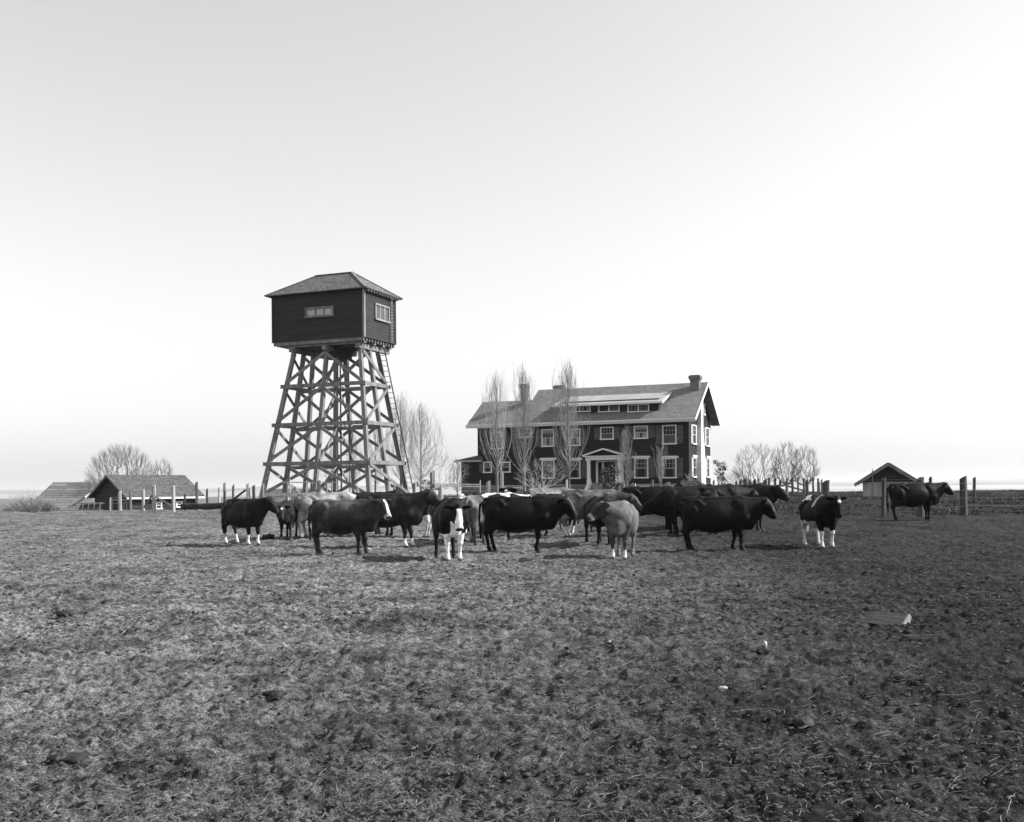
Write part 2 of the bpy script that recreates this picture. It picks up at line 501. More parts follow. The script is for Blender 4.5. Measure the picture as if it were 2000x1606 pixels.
# horizontal belts round the frame, bolted to the outside of the posts
for z in lev[1:4]:
    for (a, b, n_) in (((0, 0), (2, 0), (0, -1)), ((0, 2), (2, 2), (0, 1)), ((0, 0), (0, 2), (-1, 0)), ((2, 0), (2, 2), (1, 0))):
        p, q = legpt(*a, z), legpt(*b, z); nn = Vector((n_[0], n_[1], 0)); d = (q - p).normalized()
        off = nn * .185 + Vector((0, 0, .003 if n_[0] else 0))
        ext = .32 if n_[1] else .12
        MB().beam(p + off - d * ext, q + off + d * ext, .09, .24).build('belt_beam', M['timber'], tow)
    MB().beam(legpt(1, 0, z) - Vector((0, -.1, .0)), legpt(1, 2, z) - Vector((0, .1, 0)), .09, .2).build('belt_beam', M['timber'], tow)
    MB().beam(legpt(0, 1, z) + Vector((.1, 0, -.22)), legpt(2, 1, z) + Vector((-.1, 0, -.22)), .09, .2).build('belt_beam', M['timber'], tow)
def brace(a, b, off, k='brace', m='timber', w=.07, h=.2):
    MB().beam(Vector(a) + Vector(off), Vector(b) + Vector(off), w, h).build(k, M[m], tow)
for k in range(4):
    z0, z1 = lev[k] + .18, lev[k + 1] - .12
    for j, oy in ((0, -.18), (2, .18)):
        brace(legpt(0, j, z0), legpt(1, j, z1), (0, oy, 0)); brace(legpt(1, j, z1 - .03), legpt(2, j, z0), (0, oy * 1.02, 0))
    brace(legpt(0, 0, z1), legpt(0, 2, z0), (-.18, 0, 0))
    if k in (1, 2): brace(legpt(2, 0, z0), legpt(2, 2, z1), (.18, 0, 0))
    else: brace(legpt(2, 0, z1), legpt(2, 2, z0), (.18, 0, 0))
    brace(legpt(0, 1, z1), legpt(1, 1, z0), (0, -.18, 0)); brace(legpt(1, 1, z0), legpt(2, 1, z1), (0, -.18, 0))
    brace(legpt(1, 0, z0), legpt(1, 1, z1), (.16, 0, 0)); brace(legpt(1, 1, z1), legpt(1, 2, z0), (.16, 0, 0))
# girders, joists, tank house
for i in range(3):
    p = legpt(i, 0, ztop)
    MB().box(p.x - .17, p.x + .17, .1, WB - .1, ztop, ztop + .30).build('girder', M['timber'], tow)
for i, y in enumerate((.35, 1.55, 2.75, 3.7)):
    MB().box(-LB + .9, -.12, y - .13, y + .13, ztop + .302, ztop + .42).build('girder', M['timber'], tow)
n = 12
for k in range(n):
    y = .08 + (WB - .16) * k / (n - 1)
    MB().box(-LB + .06, -.06 - .0, y - .05, y + .05, ztop + .422, zb0).build('joist', M['timber'], tow)
tank = MB().tube((-3.2, 2.0, ztop - .35), (-3.2, 2.0, ztop + .29), .95, 1.1, 20).build('tank_base', M['timber_dark'], tow)
def clap(m, p, q, z0, z1, out, rowh=.15, t=.022):
    """overlapping boards on a straight wall from p to q"""
    p, q, out = Vector(p), Vector(q), Vector(out)
    n_ = max(1, round((z1 - z0) / rowh)); h = (z1 - z0) / n_
    for k in range(n_):
        a = z0 + k * h
        A, B = p + out * t, q + out * t
        top = a + h + .0
        vs = [(A.x, A.y, a), (B.x, B.y, a), (q.x + out.x * .003, q.y + out.y * .003, top), (p.x + out.x * .003, p.y + out.y * .003, top), (p.x, p.y, a), (q.x, q.y, a)]
        m.add(vs, [(0, 1, 2, 3), (0, 4, 5, 1)])
m = MB().box(-LB, 0, 0, WB, zb0, zb1)
clap(m, (-LB, 0, 0), (0, 0, 0), zb0, zb1, (0, -1, 0)); clap(m, (0, 0, 0), (0, WB, 0), zb0, zb1, (1, 0, 0))
clap(m, (0, WB, 0), (-LB, WB, 0), zb0, zb1, (0, 1, 0)); clap(m, (-LB, WB, 0), (-LB, 0, 0), zb0, zb1, (-1, 0, 0))
m.build('tank_house_wall', M['siding'], tow, uv=True)
for (x, y) in ((0, 0), (-LB, 0), (0, WB), (-LB, WB)):
    sx, sy = (1 if x == 0 else -1), (-1 if y == 0 else 1)
    c = MB()
    c.box(min(x + sx * .03, x - sx * .09), max(x + sx * .03, x - sx * .09), *sorted((y + sy * .025, y + sy * .04)), zb0 - .02, zb1)
    c.box(*sorted((x + sx * .025, x + sx * .045)), *sorted((y + sy * .024, y - sy * .10)), zb0 - .02, zb1)
    c.build('corner_board', M['timber_light'] if (x == 0 and y == 0) else M['siding'], tow, uv=True)
def hip(m, x0, x1, y0, y1, z0, z1, t=.06):
    h = (y1 - y0) / 2
    a, b, c, d = (x0, y0, z0), (x1, y0, z0), (x1, y1, z0), (x0, y1, z0)
    e, f = (x0 + h, (y0 + y1) / 2, z1), (x1 - h, (y0 + y1) / 2, z1)
    m.slab([a, b, f, e], t); m.slab([b, c, f], t); m.slab([c, d, e, f], t); m.slab([d, a, e], t)
    return e, f
m = MB(); ov = .36
e, f_ = hip(m, -LB - ov, ov, -ov, WB + ov, zb1 - .02, zr)
rf = m.build('roof', M['shingle_tower'], tow, uv=True)
m = MB()
for a, b in ((e, f_), (f_, (ov, -ov, zb1 - .02)), (f_, (ov, WB + ov, zb1 - .02)), (e, (-LB - ov, -ov, zb1 - .02)), (e, (-LB - ov, WB + ov, zb1 - .02))):
    m.beam(Vector(a) + Vector((0, 0, .015)), Vector(b) + Vector((0, 0, .015)), .2, .03)
m.build('ridge_cap', M['timber'], rf)
for k in range(12):
    y = .1 + (WB - .2) * k / 11
    MB().box(.03, ov - .05, y - .03, y + .03, zb1 - .20, zb1 - .09).build('rafter_tail', M['timber_light'], rf)
# windows of the tank house
a = local_hit(TL, GRID, 597.5, 624, 1, 0); b = local_hit(TL, GRID, 652, 599, 1, 0)
window(tow, 'x', a.x, b.x, a.z + .05, b.z + .05, -.022, -1, fw=.12, frame=M['timber'], mull=(.36, .67), blind=(M['white_dull'], ((0, 1, 0, 1),)))
a = local_hit(TL, GRID, 731.5, 623, 0, 0); b = local_hit(TL, GRID, 758.5, 595, 0, 0)
window(tow, 'y', a.y, b.y, a.z - .05, a.z + 1.02, .022, 1, fw=.1, frame=M['timber_light'], mull=(.33, .67), blind=(M['curtain_grey'], ((0.03, .3, 0, 1), (.36, .97, 0, 1))))
def ladder(p, q, side, w_, n_, m, name='ladder', parent=tow, th=.05):
    p, q, side = Vector(p), Vector(q), Vector(side).normalized()
    root = MB()
    root.beam(p - side * w_ / 2, q - side * w_ / 2, th, th * 1.3); root.beam(p + side * w_ / 2, q + side * w_ / 2, th, th * 1.3)
    lo = root.build(name, m, parent)
    for k in range(n_):
        c = p + (q - p) * (k + .5) / n_
        MB().beam(c - side * w_ / 2, c + side * w_ / 2, .03, .04).build('rung', M['white_dull'], lo)
    return lo
u = legpt(2, 2, ztop) - legpt(2, 2, zbase)
ladder(legpt(2, 2, zbase - .3) + Vector((.34, -.1, 0)), legpt(2, 2, ztop) + Vector((.30, -.1, .3)), (.92, .38, 0), .40, 29, M['timber_dark'])
y = local_hit(TL, GRID, 761, 620, 0, 0).y
ladder((.16, y, zb0 + .02), (.16, y, zb1 - .12), (0, 1, 0), .12, 14, M['timber'], th=.02)
for (dx, dy, r_) in ((.35, .2, .05), (.9, .35, .03)):
    MB().tube((-3.2 + dx, 1.6 + dy, -.2), (-3.2 + dx, 1.6 + dy, ztop + .2), r_, r_, 8).build('pipe', M['steel'], tow)
MB().beam((-3.0, 1.4, 3.0), (-1.9, 1.4, 3.0), .03, .03).build('pipe_stay', M['steel'], tow)

# ------------------------------------------------------------------ farmhouse
HL = (14.96, 88.0, .78)
ho = thing('farmhouse', 'large dark two storey farmhouse with white trimmed windows and long shingled roof', 'house', HL, GRID)
def Z(z): return z - HL[2]
LM, WM, LW, WW = 14.7, 9.3, 19.5, 5.9      # main length/depth, total length with the wing, wing depth
zf, ze = Z(1.74), Z(7.2)
PT = .635                                   # roof pitch
OV = .8
def roofz(y): return ze + .05 + PT * (y + OV)
zrm = roofz(WM / 2); zrw = roofz(WW / 2)
MB().box(-LM, 0, 0, WM, -.4, zf).build('foundation', M['stone'], ho, uv=True)
MB().box(-LW, -LM, .0, WW, -.4, zf).build('foundation', M['stone'], ho, uv=True)
def gable_body(m, x0, x1, y1, z0):
    zt = roofz(0) - .10; zp = roofz(y1 / 2) - .10
    A = [(x0, -.03, z0), (x0, y1, z0), (x0, y1, zt), (x0, y1 / 2, zp), (x0, -.03, zt)]
    B = [(x1, p[1], p[2]) for p in A]
    m.add(A + B, [(0, 4, 3, 2, 1), (5, 6, 7, 8, 9), (0, 5, 9, 4), (1, 2, 7, 6), (0, 1, 6, 5), (2, 3, 8, 7), (3, 4, 9, 8)])
m = MB(); gable_body(m, -LM, .03, WM, zf); m.build('wall', M['siding_house'], ho, uv=True)
m = MB(); gable_body(m, -LW, -LM - .002, WW, zf); m.build('wall', M['siding_house'], ho, uv=True)
def gable_roof(x0, x1, y1, t=.12):
    m = MB()
    a, b = roofz(-OV), roofz(y1 / 2)
    m.slab([(x0, -OV, a), (x1, -OV, a), (x1, y1 / 2, b), (x0, y1 / 2, b)], t)
    m.slab([(x0, y1 / 2, b), (x1, y1 / 2, b), (x1, y1 + OV, a), (x0, y1 + OV, a)], t)
    return m.build('roof', M['shingle'], ho, uv=True)
r1 = gable_roof(-LM - .5, OV, WM)
r2 = gable_roof(-LW - OV, -LM - .505, WW)
# fascia, rake boards, soffits
MB().box(-LW - OV, OV + .02, -OV - .03, -OV, roofz(-OV) - .30, roofz(-OV) - .02).build('fascia', M['white'], ho)
MB().box(-LW - OV, OV, -OV - .16, -OV - .035, roofz(-OV) - .14, roofz(-OV) - .01).build('gutter', M['white'], ho)
MB().box(-LW, .0, -OV, -.04, roofz(-OV) - .29, roofz(-OV) - .26).build('soffit', M['white_dull'], ho)
for (x, y1, s) in ((OV, WM, 1), (-LW - OV, WW, -1)):
    m = MB()
    for (ya, yb) in ((-OV, y1 / 2), (y1 + OV, y1 / 2)):
        m.beam((x + s * .02, ya, roofz(-OV) - .12), (x + s * .02, yb, roofz(y1 / 2) - .12), .04, .27)
    m.build('rake_board', M['white'], ho)
MB().beam((-LM - .52, WW / 2 + .1, zrw - .06), (-LM - .52, WM / 2, zrm - .12), .04, .2).beam((-LM - .52, WM + OV, roofz(-OV) - .12), (-LM - .52, WM / 2, zrm - .12), .04, .2).build('rake_board', M['timber_light'], ho)
m = MB()
m.slab([(.04, -OV, roofz(-OV) - .13), (.04, WM / 2, zrm - .13), (OV, WM / 2, zrm - .13), (OV, -OV, roofz(-OV) - .13)], .03)
m.slab([(.04, WM / 2, zrm - .13), (.04, WM + OV, roofz(-OV) - .13), (OV, WM + OV, roofz(-OV) - .13), (OV, WM / 2, zrm - .13)], .03)
m.build('soffit', M['white_dull'], ho)
MB().box(-LM, .02, -.06, -.02, zf - .16, zf - .001).build('water_table', M['timber_light'], ho)
MB().box(-LW, -LM - .001, -.06, -.02, zf - .16, zf - .001).build('water_table', M['timber_light'], ho)

def hx(px, py, plane=0.0):
    return local_hit(HL, GRID, px, py, 1, plane)
def shutter(xa, xb, z0, z1):
    if xb - xa > .12: MB().box(xa, xb, -.085, -.034, z0, z1).build('shutter', M['shutter'], ho, uv=True)
cur = [(M['curtain'], ((0, .42, 0, .55), (.58, 1, 0, .55), (0, 1, .82, 1))), (M['curtain_grey'], ((0, 1, .0, .48),)), (M['curtain_grey'], ((0, .2, 0, 1), (.8, 1, 0, 1))), (M['curtain'], ((0, .3, .1, .5), (.7, 1, .1, .5)))]
wins = [ # x0, y0, x1, y1 in the photograph, shutters left/right, cap, curtain
    (1173, 833.6, 1199, 859, 1, 1, 0, 1), (1238.7, 831.3, 1266, 857.3, 1, 1, 0, 0), (1294, 829.8, 1321.5, 868, 1, 1, 0, 1),
    (1239, 894.3, 1266.4, 934.4, 1, 1, 1, 2), (1294, 894.3, 1321.5, 934.4, 1, 1, 1, 2),
    (1058.4, 837.9, 1082.7, 872.8, 1, 0, 0, 0), (1110, 837, 1134, 871, 0, 1, 0, 3), (960, 843, 982, 877.5, 0, 1, 0, 2), (1014, 835.5, 1039, 855, 0, 0, 0, 3),
    (944.5, 901.8, 961.3, 924, 1, 0, 0, 2), (979, 901.8, 997.7, 923.3, 0, 0, 0, 2), (1059, 898, 1083.6, 935, 0, 0, 1, 2), (1110, 898, 1134, 935.4, 0, 1, 1, 2)]
for (a, b, c, d, sl_, sr_, cap, cu) in wins:
    p = hx(a, d); q = hx(c, b)
    p2 = hx(a, b)
    z0, z1 = hx(c, d).z, q.z
    window(ho, 'x', p.x, q.x, z0, z1, -.032, -1, cap=bool(cap), blind=cur[cu], rows=2, cols=4)
    ww = (q.x - p.x) * .46
    if sl_: shutter(p.x - ww, p.x - .05, z0 + .06, z1 - .02)
    if sr_: shutter(q.x + .05, q.x + ww, z0 + .06, z1 - .02)
# side windows
def hy(px, py): return local_hit(HL, GRID, px, py, 0, .03)
for (a, c, zt_, zb_, cap) in ((1351.5, 1358.5, 831, 868, 0), (1377.5, 1383.8, 836.5, 872, 0), (1352.5, 1359, 893.5, 933, 1), (1379.5, 1384.5, 895, 933.5, 1), (1372.8, 1375.5, 789, 811, 0)):
    p, q = hy(a, zb_), hy(c, zt_)
    window(ho, 'y', p.y, q.y, p.z, q.z, .032, 1, cap=bool(cap), blind=cur[2])
    if zt_ > 800:
        for (ya, yb) in ((p.y - .45, p.y - .05), (q.y + .05, q.y + .45)):
            MB().box(.034, .085, ya, yb, p.z + .06, q.z).build('shutter', M['white_dull'], ho, uv=True)
MB().box(.03, .06, -.03, .09, zf, roofz(0) - .2).build('corner_board', M['shutter'], ho)
MB().box(.031, .06, WM - .12, WM + .02, zf, roofz(0) - .2).build('corner_board', M['white'], ho)
# outside chimney breast and stack at the right-hand end
m = MB()
y0c, y1c = 3.2, 4.45
m.add([(.03, y0c - .35, -.4), (.5, y0c - .35, -.4), (.5, y1c + .35, -.4), (.03, y1c + .35, -.4),
       (.03, y0c - .3, 2.6), (.5, y0c - .3, 2.6), (.5, y1c + .3, 2.6), (.03, y1c + .3, 2.6),
       (.03, y0c + .1, 5.6), (.42, y0c + .1, 5.6), (.42, y1c - .2, 5.6), (.03, y1c - .2, 5.6),
       (.03, y0c + .1, roofz(y0c) + .0), (.42, y0c + .1, roofz(y0c) + .0), (.42, y1c - .2, roofz(y0c) + .0), (.03, y1c - .2, roofz(y0c) + .0)],
      [(a + k, b + k, c + k, d + k) for k in (0, 4, 8) for a, b, c, d in ((0, 1, 5, 4), (1, 2, 6, 5), (2, 3, 7, 6), (3, 0, 4, 7))] + [(12, 13, 14, 15)])
m.build('chimney_breast', M['stucco'], ho)
def stack(x0, x1, y0, y1, zb_, zt_):
    c = MB().box(x0, x1, y0, y1, zb_, zt_ - .42).box(x0 - .07, x1 + .07, y0 - .07, y1 + .07, zt_ - .42, zt_ - .28).box(x0 - .12, x1 + .12, y0 - .12, y1 + .12, zt_ - .28, zt_ - .08).box(x0 - .03, x1 + .03, y0 - .03, y1 + .03, zt_ - .08, zt_)
    return c.build('chimney', M['brick'], ho, uv=True)
stack(-.55, .25, 3.35, 4.15, roofz(3.2) - .3, Z(1.5 + (950.2 - 733) / F * 91.2))
p = hx(1025, 780, 2.3)
stack(p.x - .27, p.x + .27, 2.0, 2.6, roofz(1.9) - .3, hx(1025, 750.5, 2.3).z)
p = hx(1093.5, 757, 6.2)
stack(p.x - .42, p.x + .42, 5.8, 6.6, roofz(2) , p.z + .18)
# long shed dormer
yd = min((k * .02 for k in range(-20, 200)), key=lambda v: abs(hx(1286, 801.8, v).z - roofz(v)))
dl, dr = hx(1096, 800, yd).x, hx(1286, 800, yd).x
yb = min((k * .02 for k in range(0, 232)), key=lambda v: abs(hx(1315, 767.5, v).z - roofz(v)))
za = hx(1290, 783.5, yd - .65).z
dt = (roofz(yb) + .06 - za) / (yb - (yd - .65))
zd1 = za - .1 + dt * .65
zd1 = hx(1286, 786.5, yd - .65).z + .16 + dt * .65
m = MB()
zfl, ztp = roofz(yd) - .1, zd1
m.add([(dl, yd, zfl), (dr, yd, zfl), (dr, yd, ztp), (dl, yd, ztp), (dl, yb, roofz(yb) - .1), (dr, yb, roofz(yb) - .1)],
      [(0, 1, 2, 3), (1, 5, 2), (0, 3, 4), (2, 5, 4, 3)])
dm = m.build('dormer', M['siding_house'], ho, uv=True)
o_ = .65
m = MB()
m.slab([(dl - .55, yd - o_, za), (dr + .5, yd - o_, za), (dr + .5, yb + .05, roofz(yb) + .06), (dl - .55, yb + .05, roofz(yb) + .06)], .07)
m.build('dormer_roof', M['felt'], dm, uv=True)
m = MB().box(dl - .56, dr + .51, yd - o_ - .03, yd - o_, za - .16, za + .005)
m.beam((dr + .515, yd - o_, za - .09), (dr + .515, yb, roofz(yb) - .02), .03, .2)
m.build('dormer_fascia', M['white'], dm)
for (a, c) in ((1169, 1210), (1226, 1268), (1111, 1153.5)):
    p, q = hx(a, 806, yd), hx(c, 789, yd)
    window(dm, 'x', p.x, q.x, p.z, q.z, yd - .003, -1, fw=.09, mull=(.5,), blind=(M['curtain_grey'], ((.06, .20, .05, .95), (.26, .42, .05, .95), (.58, .74, .05, .95), (.8, .94, .05, .95))) if a != 1169 else (M['curtain_grey'], ((.58, .93, .1, .9),)))
# low room at the left-hand end
m = MB()
zl = hx(934, 890).z; zle = hx(901, 900).z
xl0 = hx(901, 930).x
MB().box(xl0, -LW - .002, .0, WW - .6, -.4, zf).build('foundation', M['stone'], ho, uv=True)
m.box(xl0, -LW - .004, -.03, WW - .6, zf + .002, zle - .05); m.build('lean_to_wall', M['siding_house'], ho, uv=True)
m = MB(); m.slab([(xl0 - .5, -.5, zle), (-LW - .005, -.1, zl), (-LW - .005, WW - .5, zl), (xl0 - .5, WW - .2, zle)][::1], .08)
m.slab([(xl0 - .5, -.5, zle - .002), (-LW + .6, -.5, zle - .002), (-LW + .6, -.05, zle + .25), (-LW, -.05, zl)], .06)
m.build('lean_to_roof', M['shingle_dark'], ho, uv=True)
MB().box(xl0 - .52, -LW + .62, -.54, -.505, zle - .15, zle + .0).build('fascia', M['white_dull'], ho)
# porch
PY = -1.7
pl, pr = hx(1150, 920, PY).x, hx(1210.5, 920, PY).x
pz = hx(1180, 943, PY).z; pe0, pe1 = hx(1180, 898.5, PY).z, hx(1180, 891, PY).z; pa = hx(1177, 877.5, PY - .2).z
po = MB().box(pl - .2, pr + .2, PY - .15, -.04, pz - .2, pz).build('porch', M['timber_light'], ho)
MB().box(pl - .1, pr + .1, PY + .1, -.05, -.3, pz - .2).build('porch_base', M['stone'], po, uv=True)
for x in (pl, pr):
    MB().box(x - .13, x + .13, PY - .13, PY + .13, pz, pe0).box(x - .17, x + .17, PY - .17, PY + .17, pz, pz + .18).box(x - .17, x + .17, PY - .17, PY + .17, pe0 - .14, pe0 - .001).build('column', M['white'], po)
MB().box(pl - .25, pr + .25, PY - .2, -.04, pe0, pe1).build('entablature', M['white'], po)
xm = (pl + pr) / 2
m = MB().add([(pl - .35, PY - .1, pe1), (pr + .35, PY - .1, pe1), (xm, PY - .1, pa - .08)], [(0, 1, 2)])
m.build('pediment', M['siding_house'], po, uv=True)
m = MB()
m.slab([(pl - .45, PY - .3, pe1 + .02), (xm, PY - .3, pa), (xm, -.04, pa), (pl - .45, -.04, pe1 + .02)][::-1], .08)
m.slab([(xm, PY - .3, pa), (pr + .45, PY - .3, pe1 + .02), (pr + .45, -.04, pe1 + .02), (xm, -.04, pa)][::-1], .08)
m.build('porch_roof', M['shingle'], po, uv=True)
m = MB()
m.beam((pl - .5, PY - .33, pe1 + .04), (xm, PY - .33, pa + .02), .05, .13); m.beam((pr + .5, PY - .33, pe1 + .04), (xm, PY - .33, pa + .02), .052, .13)
m.box(pl - .4, pr + .4, PY - .32, PY - .205, pe1 - .06, pe1 + .03)
m.build('pediment_trim', M['white'], po)
dz = pe0 - .15
dr_ = MB().box(xm - .5, xm + .5, -.07, -.035, pz, dz).build('door', M['timber_dark'], ho)
MB().box(xm - .35, xm + .35, -.08, -.072, pz + .9, dz - .15).build('pane', M['glass'], dr_)
m = MB()
for x in (xm - 1.15, xm - .6, xm + .6, xm + 1.15):
    m.box(x - .09, x + .09, -.1, -.034, pz, dz)
m.box(xm - 1.24, xm + 1.24, -.1, -.034, dz, dz + .14)
m.build('door_surround', M['white'], ho)
m = MB()
for x in (xm - .87, xm + .87): m.box(x - .16, x + .16, -.08, -.036, pz + .2, dz)
m.build('sidelight', M['glass'], ho)
m = MB()
for k in range(6):
    m.box(xm - 1.0, xm + 1.0, PY - .15 - .3 * (k + 1), PY - .16 - .3 * k, -.3, pz - .2 - .16 * k)
m.build('steps', M['timber_light'], po)
for s in (-1, 1):
    MB().beam((xm + s * 1.15, PY - .2, pz + .1), (xm + s * 1.15, PY - 2.0, pz - 1.0), .14, .5).build('stair_rail', M['white'], po)
# cellar windows
for (a, c) in ((1236, 1269), (1307.5, 1331), (1002, 1024)):
    p, q = hx(a, 950, -.02), hx(c, 946.5, -.02)
    MB().box(p.x, q.x, -.08, -.0, zf - .36, zf - .17).build('lintel', M['white'], ho)
    MB().box(p.x + .15, q.x - .15, -.03, .0, zf - .95, zf - .37).build('cellar_window', M['glass'], ho)

# ------------------------------------------------------------------ bare trees
def tubes(segs, n=3):
    """segments (p, q, r1, r2) as one array mesh"""
    P = np.array([s[0][:] for s in segs]); Q = np.array([s[1][:] for s in segs])
    r1 = np.array([s[2] for s in segs])[:, None]; r2 = np.array([s[3] for s in segs])[:, None]
    D = Q - P; D /= np.maximum(np.linalg.norm(D, axis=1, keepdims=True), 1e-6)
    up = np.where(np.abs(D[:, 2:3]) < .9, np.array([[0, 0, 1.0]]), np.array([[1.0, 0, 0]]))
    A = np.cross(D, up); A /= np.linalg.norm(A, axis=1, keepdims=True); B = np.cross(A, D)
    rings = []
    for c, r in ((P, r1), (Q, r2)):
        for k in range(n):
            t = 2 * math.pi * k / n
            rings.append(c + A * math.cos(t) * r + B * math.sin(t) * r)
    V = np.stack(rings, 1).reshape(-1, 3)
    base = (np.arange(len(segs)) * 2 * n)[:, None]
    Fa = []
    for k in range(n):
        Fa.append(np.concatenate([base + k, base + (k + 1) % n, base + n + (k + 1) % n, base + n + k], 1))
    return V, np.concatenate(Fa)

def rvec(r, s=1.0): return Vector((r.uniform(-s, s), r.uniform(-s, s), r.uniform(-s, s)))

def limb(segs, r, p, d, length, rad, steps, bend, wob, twigs, lvl, tw_len, up_pull):
    """a curving limb that throws off side shoots"""
    step = length / steps
    for k in range(steps):
        d = (d + Vector((0, 0, up_pull)) + rvec(r, wob)).normalized()
        q = p + d * step
        ra = rad * (1 - k / steps) + .0035; rb = rad * (1 - (k + 1) / steps) + .0035
        segs.append((p, q, ra, rb))
        if lvl > 0:
            for _ in range(twigs):
                if r.random() < .85:
                    side = rvec(r).cross(d).normalized()
                    d2 = (d * bend + side * (1 - bend) * 1.2).normalized()
                    t = r.random()
                    limb(segs, r, p.lerp(q, t), d2, tw_len * r.uniform(.5, 1.1) * (1 - .45 * k / steps), max(ra * .45, .006), max(2, steps - 2), bend, wob, twigs, lvl - 1, tw_len * .5, up_pull)
        p = q

def poplar(name, label, loc, H, Wd, seed, nl=60, mt='twig', z0=.16, group=None):
    r = random.Random(seed)
    t = thing(name, label, 'tree', loc, r.uniform(0, 6), group)
    tr = []; p = Vector((0, 0, -.3)); n_ = 12
    for k in range(n_):
        q = Vector((r.uniform(-.04, .04) * k * .3, r.uniform(-.04, .04) * k * .3, H * (k + 1) / n_))
        ra = .0115 * H * (1 - k / n_) ** 1.1 + .01; rb = .0115 * H * (1 - (k + 1) / n_) ** 1.1 + .01
        tr.append((p, q, ra, rb)); p = q
    V, Fa = tubes(tr, 7); npmesh('trunk', V, Fa, M['bark'], t)
    segs = []
    for k in range(int(nl * 1.15)):
        f = (k + r.random()) / (nl * 1.15)
        h = H * (z0 + (.86 - z0) * f ** 1.25)
        a = r.uniform(0, 6.283)
        L_ = min((H * .97 - h), H * .62) * r.uniform(.45, .95)
        out = Wd * 1.3 * (1 - f) ** .75 * r.uniform(.3, 1.05) + .10
        idx = min(n_ - 1, int(h / H * n_)); c = tr[idx][0].lerp(tr[idx][1], .5)
        base = Vector((c.x, c.y, h)); p = base; rad = .019 * (1 - f * .6)
        wx, wy = r.uniform(-.12, .12), r.uniform(-.12, .12)
        for j in range(1, 9):
            u = j / 8.0
            o_ = out * (1 - math.exp(-2.6 * u)) * (1 - .40 * u * u)
            q = base + Vector((math.cos(a) * o_ + wx * u * u * 2, math.sin(a) * o_ + wy * u * u * 2, L_ * (u ** .9))) + rvec(r, .03)
            segs.append((p, q, rad * (1 - (j - 1) / 8.6) + .003, rad * (1 - j / 8.6) + .003))
            for _ in range(2):
                d = ((q - p).normalized() + rvec(r, .55) * Vector((1, 1, .3)).length * .5).normalized(); d.z = abs(d.z)
                m_ = p.lerp(q, r.random()); e1 = m_ + d * L_ * r.uniform(.06, .13); e2 = e1 + (d * .6 + Vector((0, 0, .5)) + rvec(r, .12)).normalized() * L_ * r.uniform(.07, .16)
                segs.append((m_, e1, .006, .005)); segs.append((e1, e2, .005, .0035))
            p = q
    V, Fa = tubes(segs, 3); npmesh('crown', V, Fa, M[mt], t)
    return t

def grow(r, th, H, rad, n_, shell=.5):
    """branches reaching out to points scattered through a domed crown, each joined to the nearest wood"""
    T = []
    zc = th + (H - th) * .36
    while len(T) < n_:
        q = rvec(r)
        if q.length > 1: continue
        L_ = q.length
        q = q.normalized() * (L_ ** shell)
        p = Vector((q.x * rad, q.y * rad, zc + q.z * ((H - zc) if q.z > 0 else (zc - th * .75))))
        T.append(p * 1.0)
    root = Vector((0, 0, th * .9))
    T.sort(key=lambda p: (p - root).length)
    cap = n_ * 4 + 8
    N = np.zeros((cap, 3)); par = np.full(cap, -1); N[0] = root; cnt = 1
    dist = np.zeros(cap)
    for p in T:
        pn = np.array(p); dr = np.linalg.norm(pn - N[0])
        d = np.linalg.norm(N[:cnt] - pn, axis=1) + np.where(dist[:cnt] > dr * .93, 99, 0) + .14 * dist[:cnt] * 0
        # prefer wood from which the way out is straight
        v = pn - N[:cnt]; o_ = N[:cnt] - (N[0] - np.array((0, 0, th)))
        cs = (v * o_).sum(1) / (np.linalg.norm(v, axis=1) * np.linalg.norm(o_, axis=1) + 1e-6)
        i = int(np.argmin(d * (1.6 - cs)))
        a = N[i].copy(); m_ = (a + pn) / 2; ln = np.linalg.norm(pn - a)
        m_ += np.array([r.uniform(-.07, .07), r.uniform(-.07, .07), r.uniform(-.10, -.02)]) * ln
        for q in (m_, pn):
            N[cnt] = q; par[cnt] = i; dist[cnt] = np.linalg.norm(q - N[0]); i = cnt; cnt += 1
    tips = [k for k in range(1, cnt) if k % 2 == 0]
    base_cnt = cnt
    w_ = np.ones(cnt)
    for k in range(cnt - 1, 0, -1): w_[par[k]] += w_[k]
    segs = []
    k0 = .026 * H / (cnt ** .45)
    for k in range(1, cnt):
        ra = k0 * w_[par[k]] ** .45 if par[k] else k0 * w_[k] ** .45 * 1.1
        ra = min(ra, k0 * w_[k] ** .45 * 1.6)
        segs.append((Vector(N[par[k]]), Vector(N[k]), max(ra, .004), max(k0 * w_[k] ** .45, .0035)))
        if w_[k] < 4:
            o2 = (Vector(N[k]) - Vector((0, 0, th * .6))).normalized()
            for _ in range(2):
                e1 = Vector(N[k]) + (o2 + rvec(r, .75)).normalized() * r.uniform(.12, .3)
                segs.append((Vector(N[k]), e1, .005, .004)); segs.append((e1, e1 + (o2 + rvec(r, .6)).normalized() * r.uniform(.12, .28), .004, .003))
    return segs

def round_tree(name, label, loc, H, spread, seed, mt='twig', trunk=.22, lv=3, tw=2, mains=6, up=.08, cat='tree', group=None, rad=None, pts=420, shell=.5):
    r = random.Random(seed)
    t = thing(name, label, cat, loc, r.uniform(0, 6), group)
    th = H * trunk
    V, Fa = tubes([((Vector((0, 0, -.3))), Vector((.03, 0, th * .5)), .035 * H, .028 * H), (Vector((.03, 0, th * .5)), Vector((0, .03, th)), .028 * H, .024 * H)], 7)
    npmesh('trunk', V, Fa, M['bark'], t)
    segs = grow(r, th, H, rad or H * .5 * spread, pts, shell)
    V, Fa = tubes(segs, 3); npmesh('crown', V, Fa, M[mt], t)
    return t

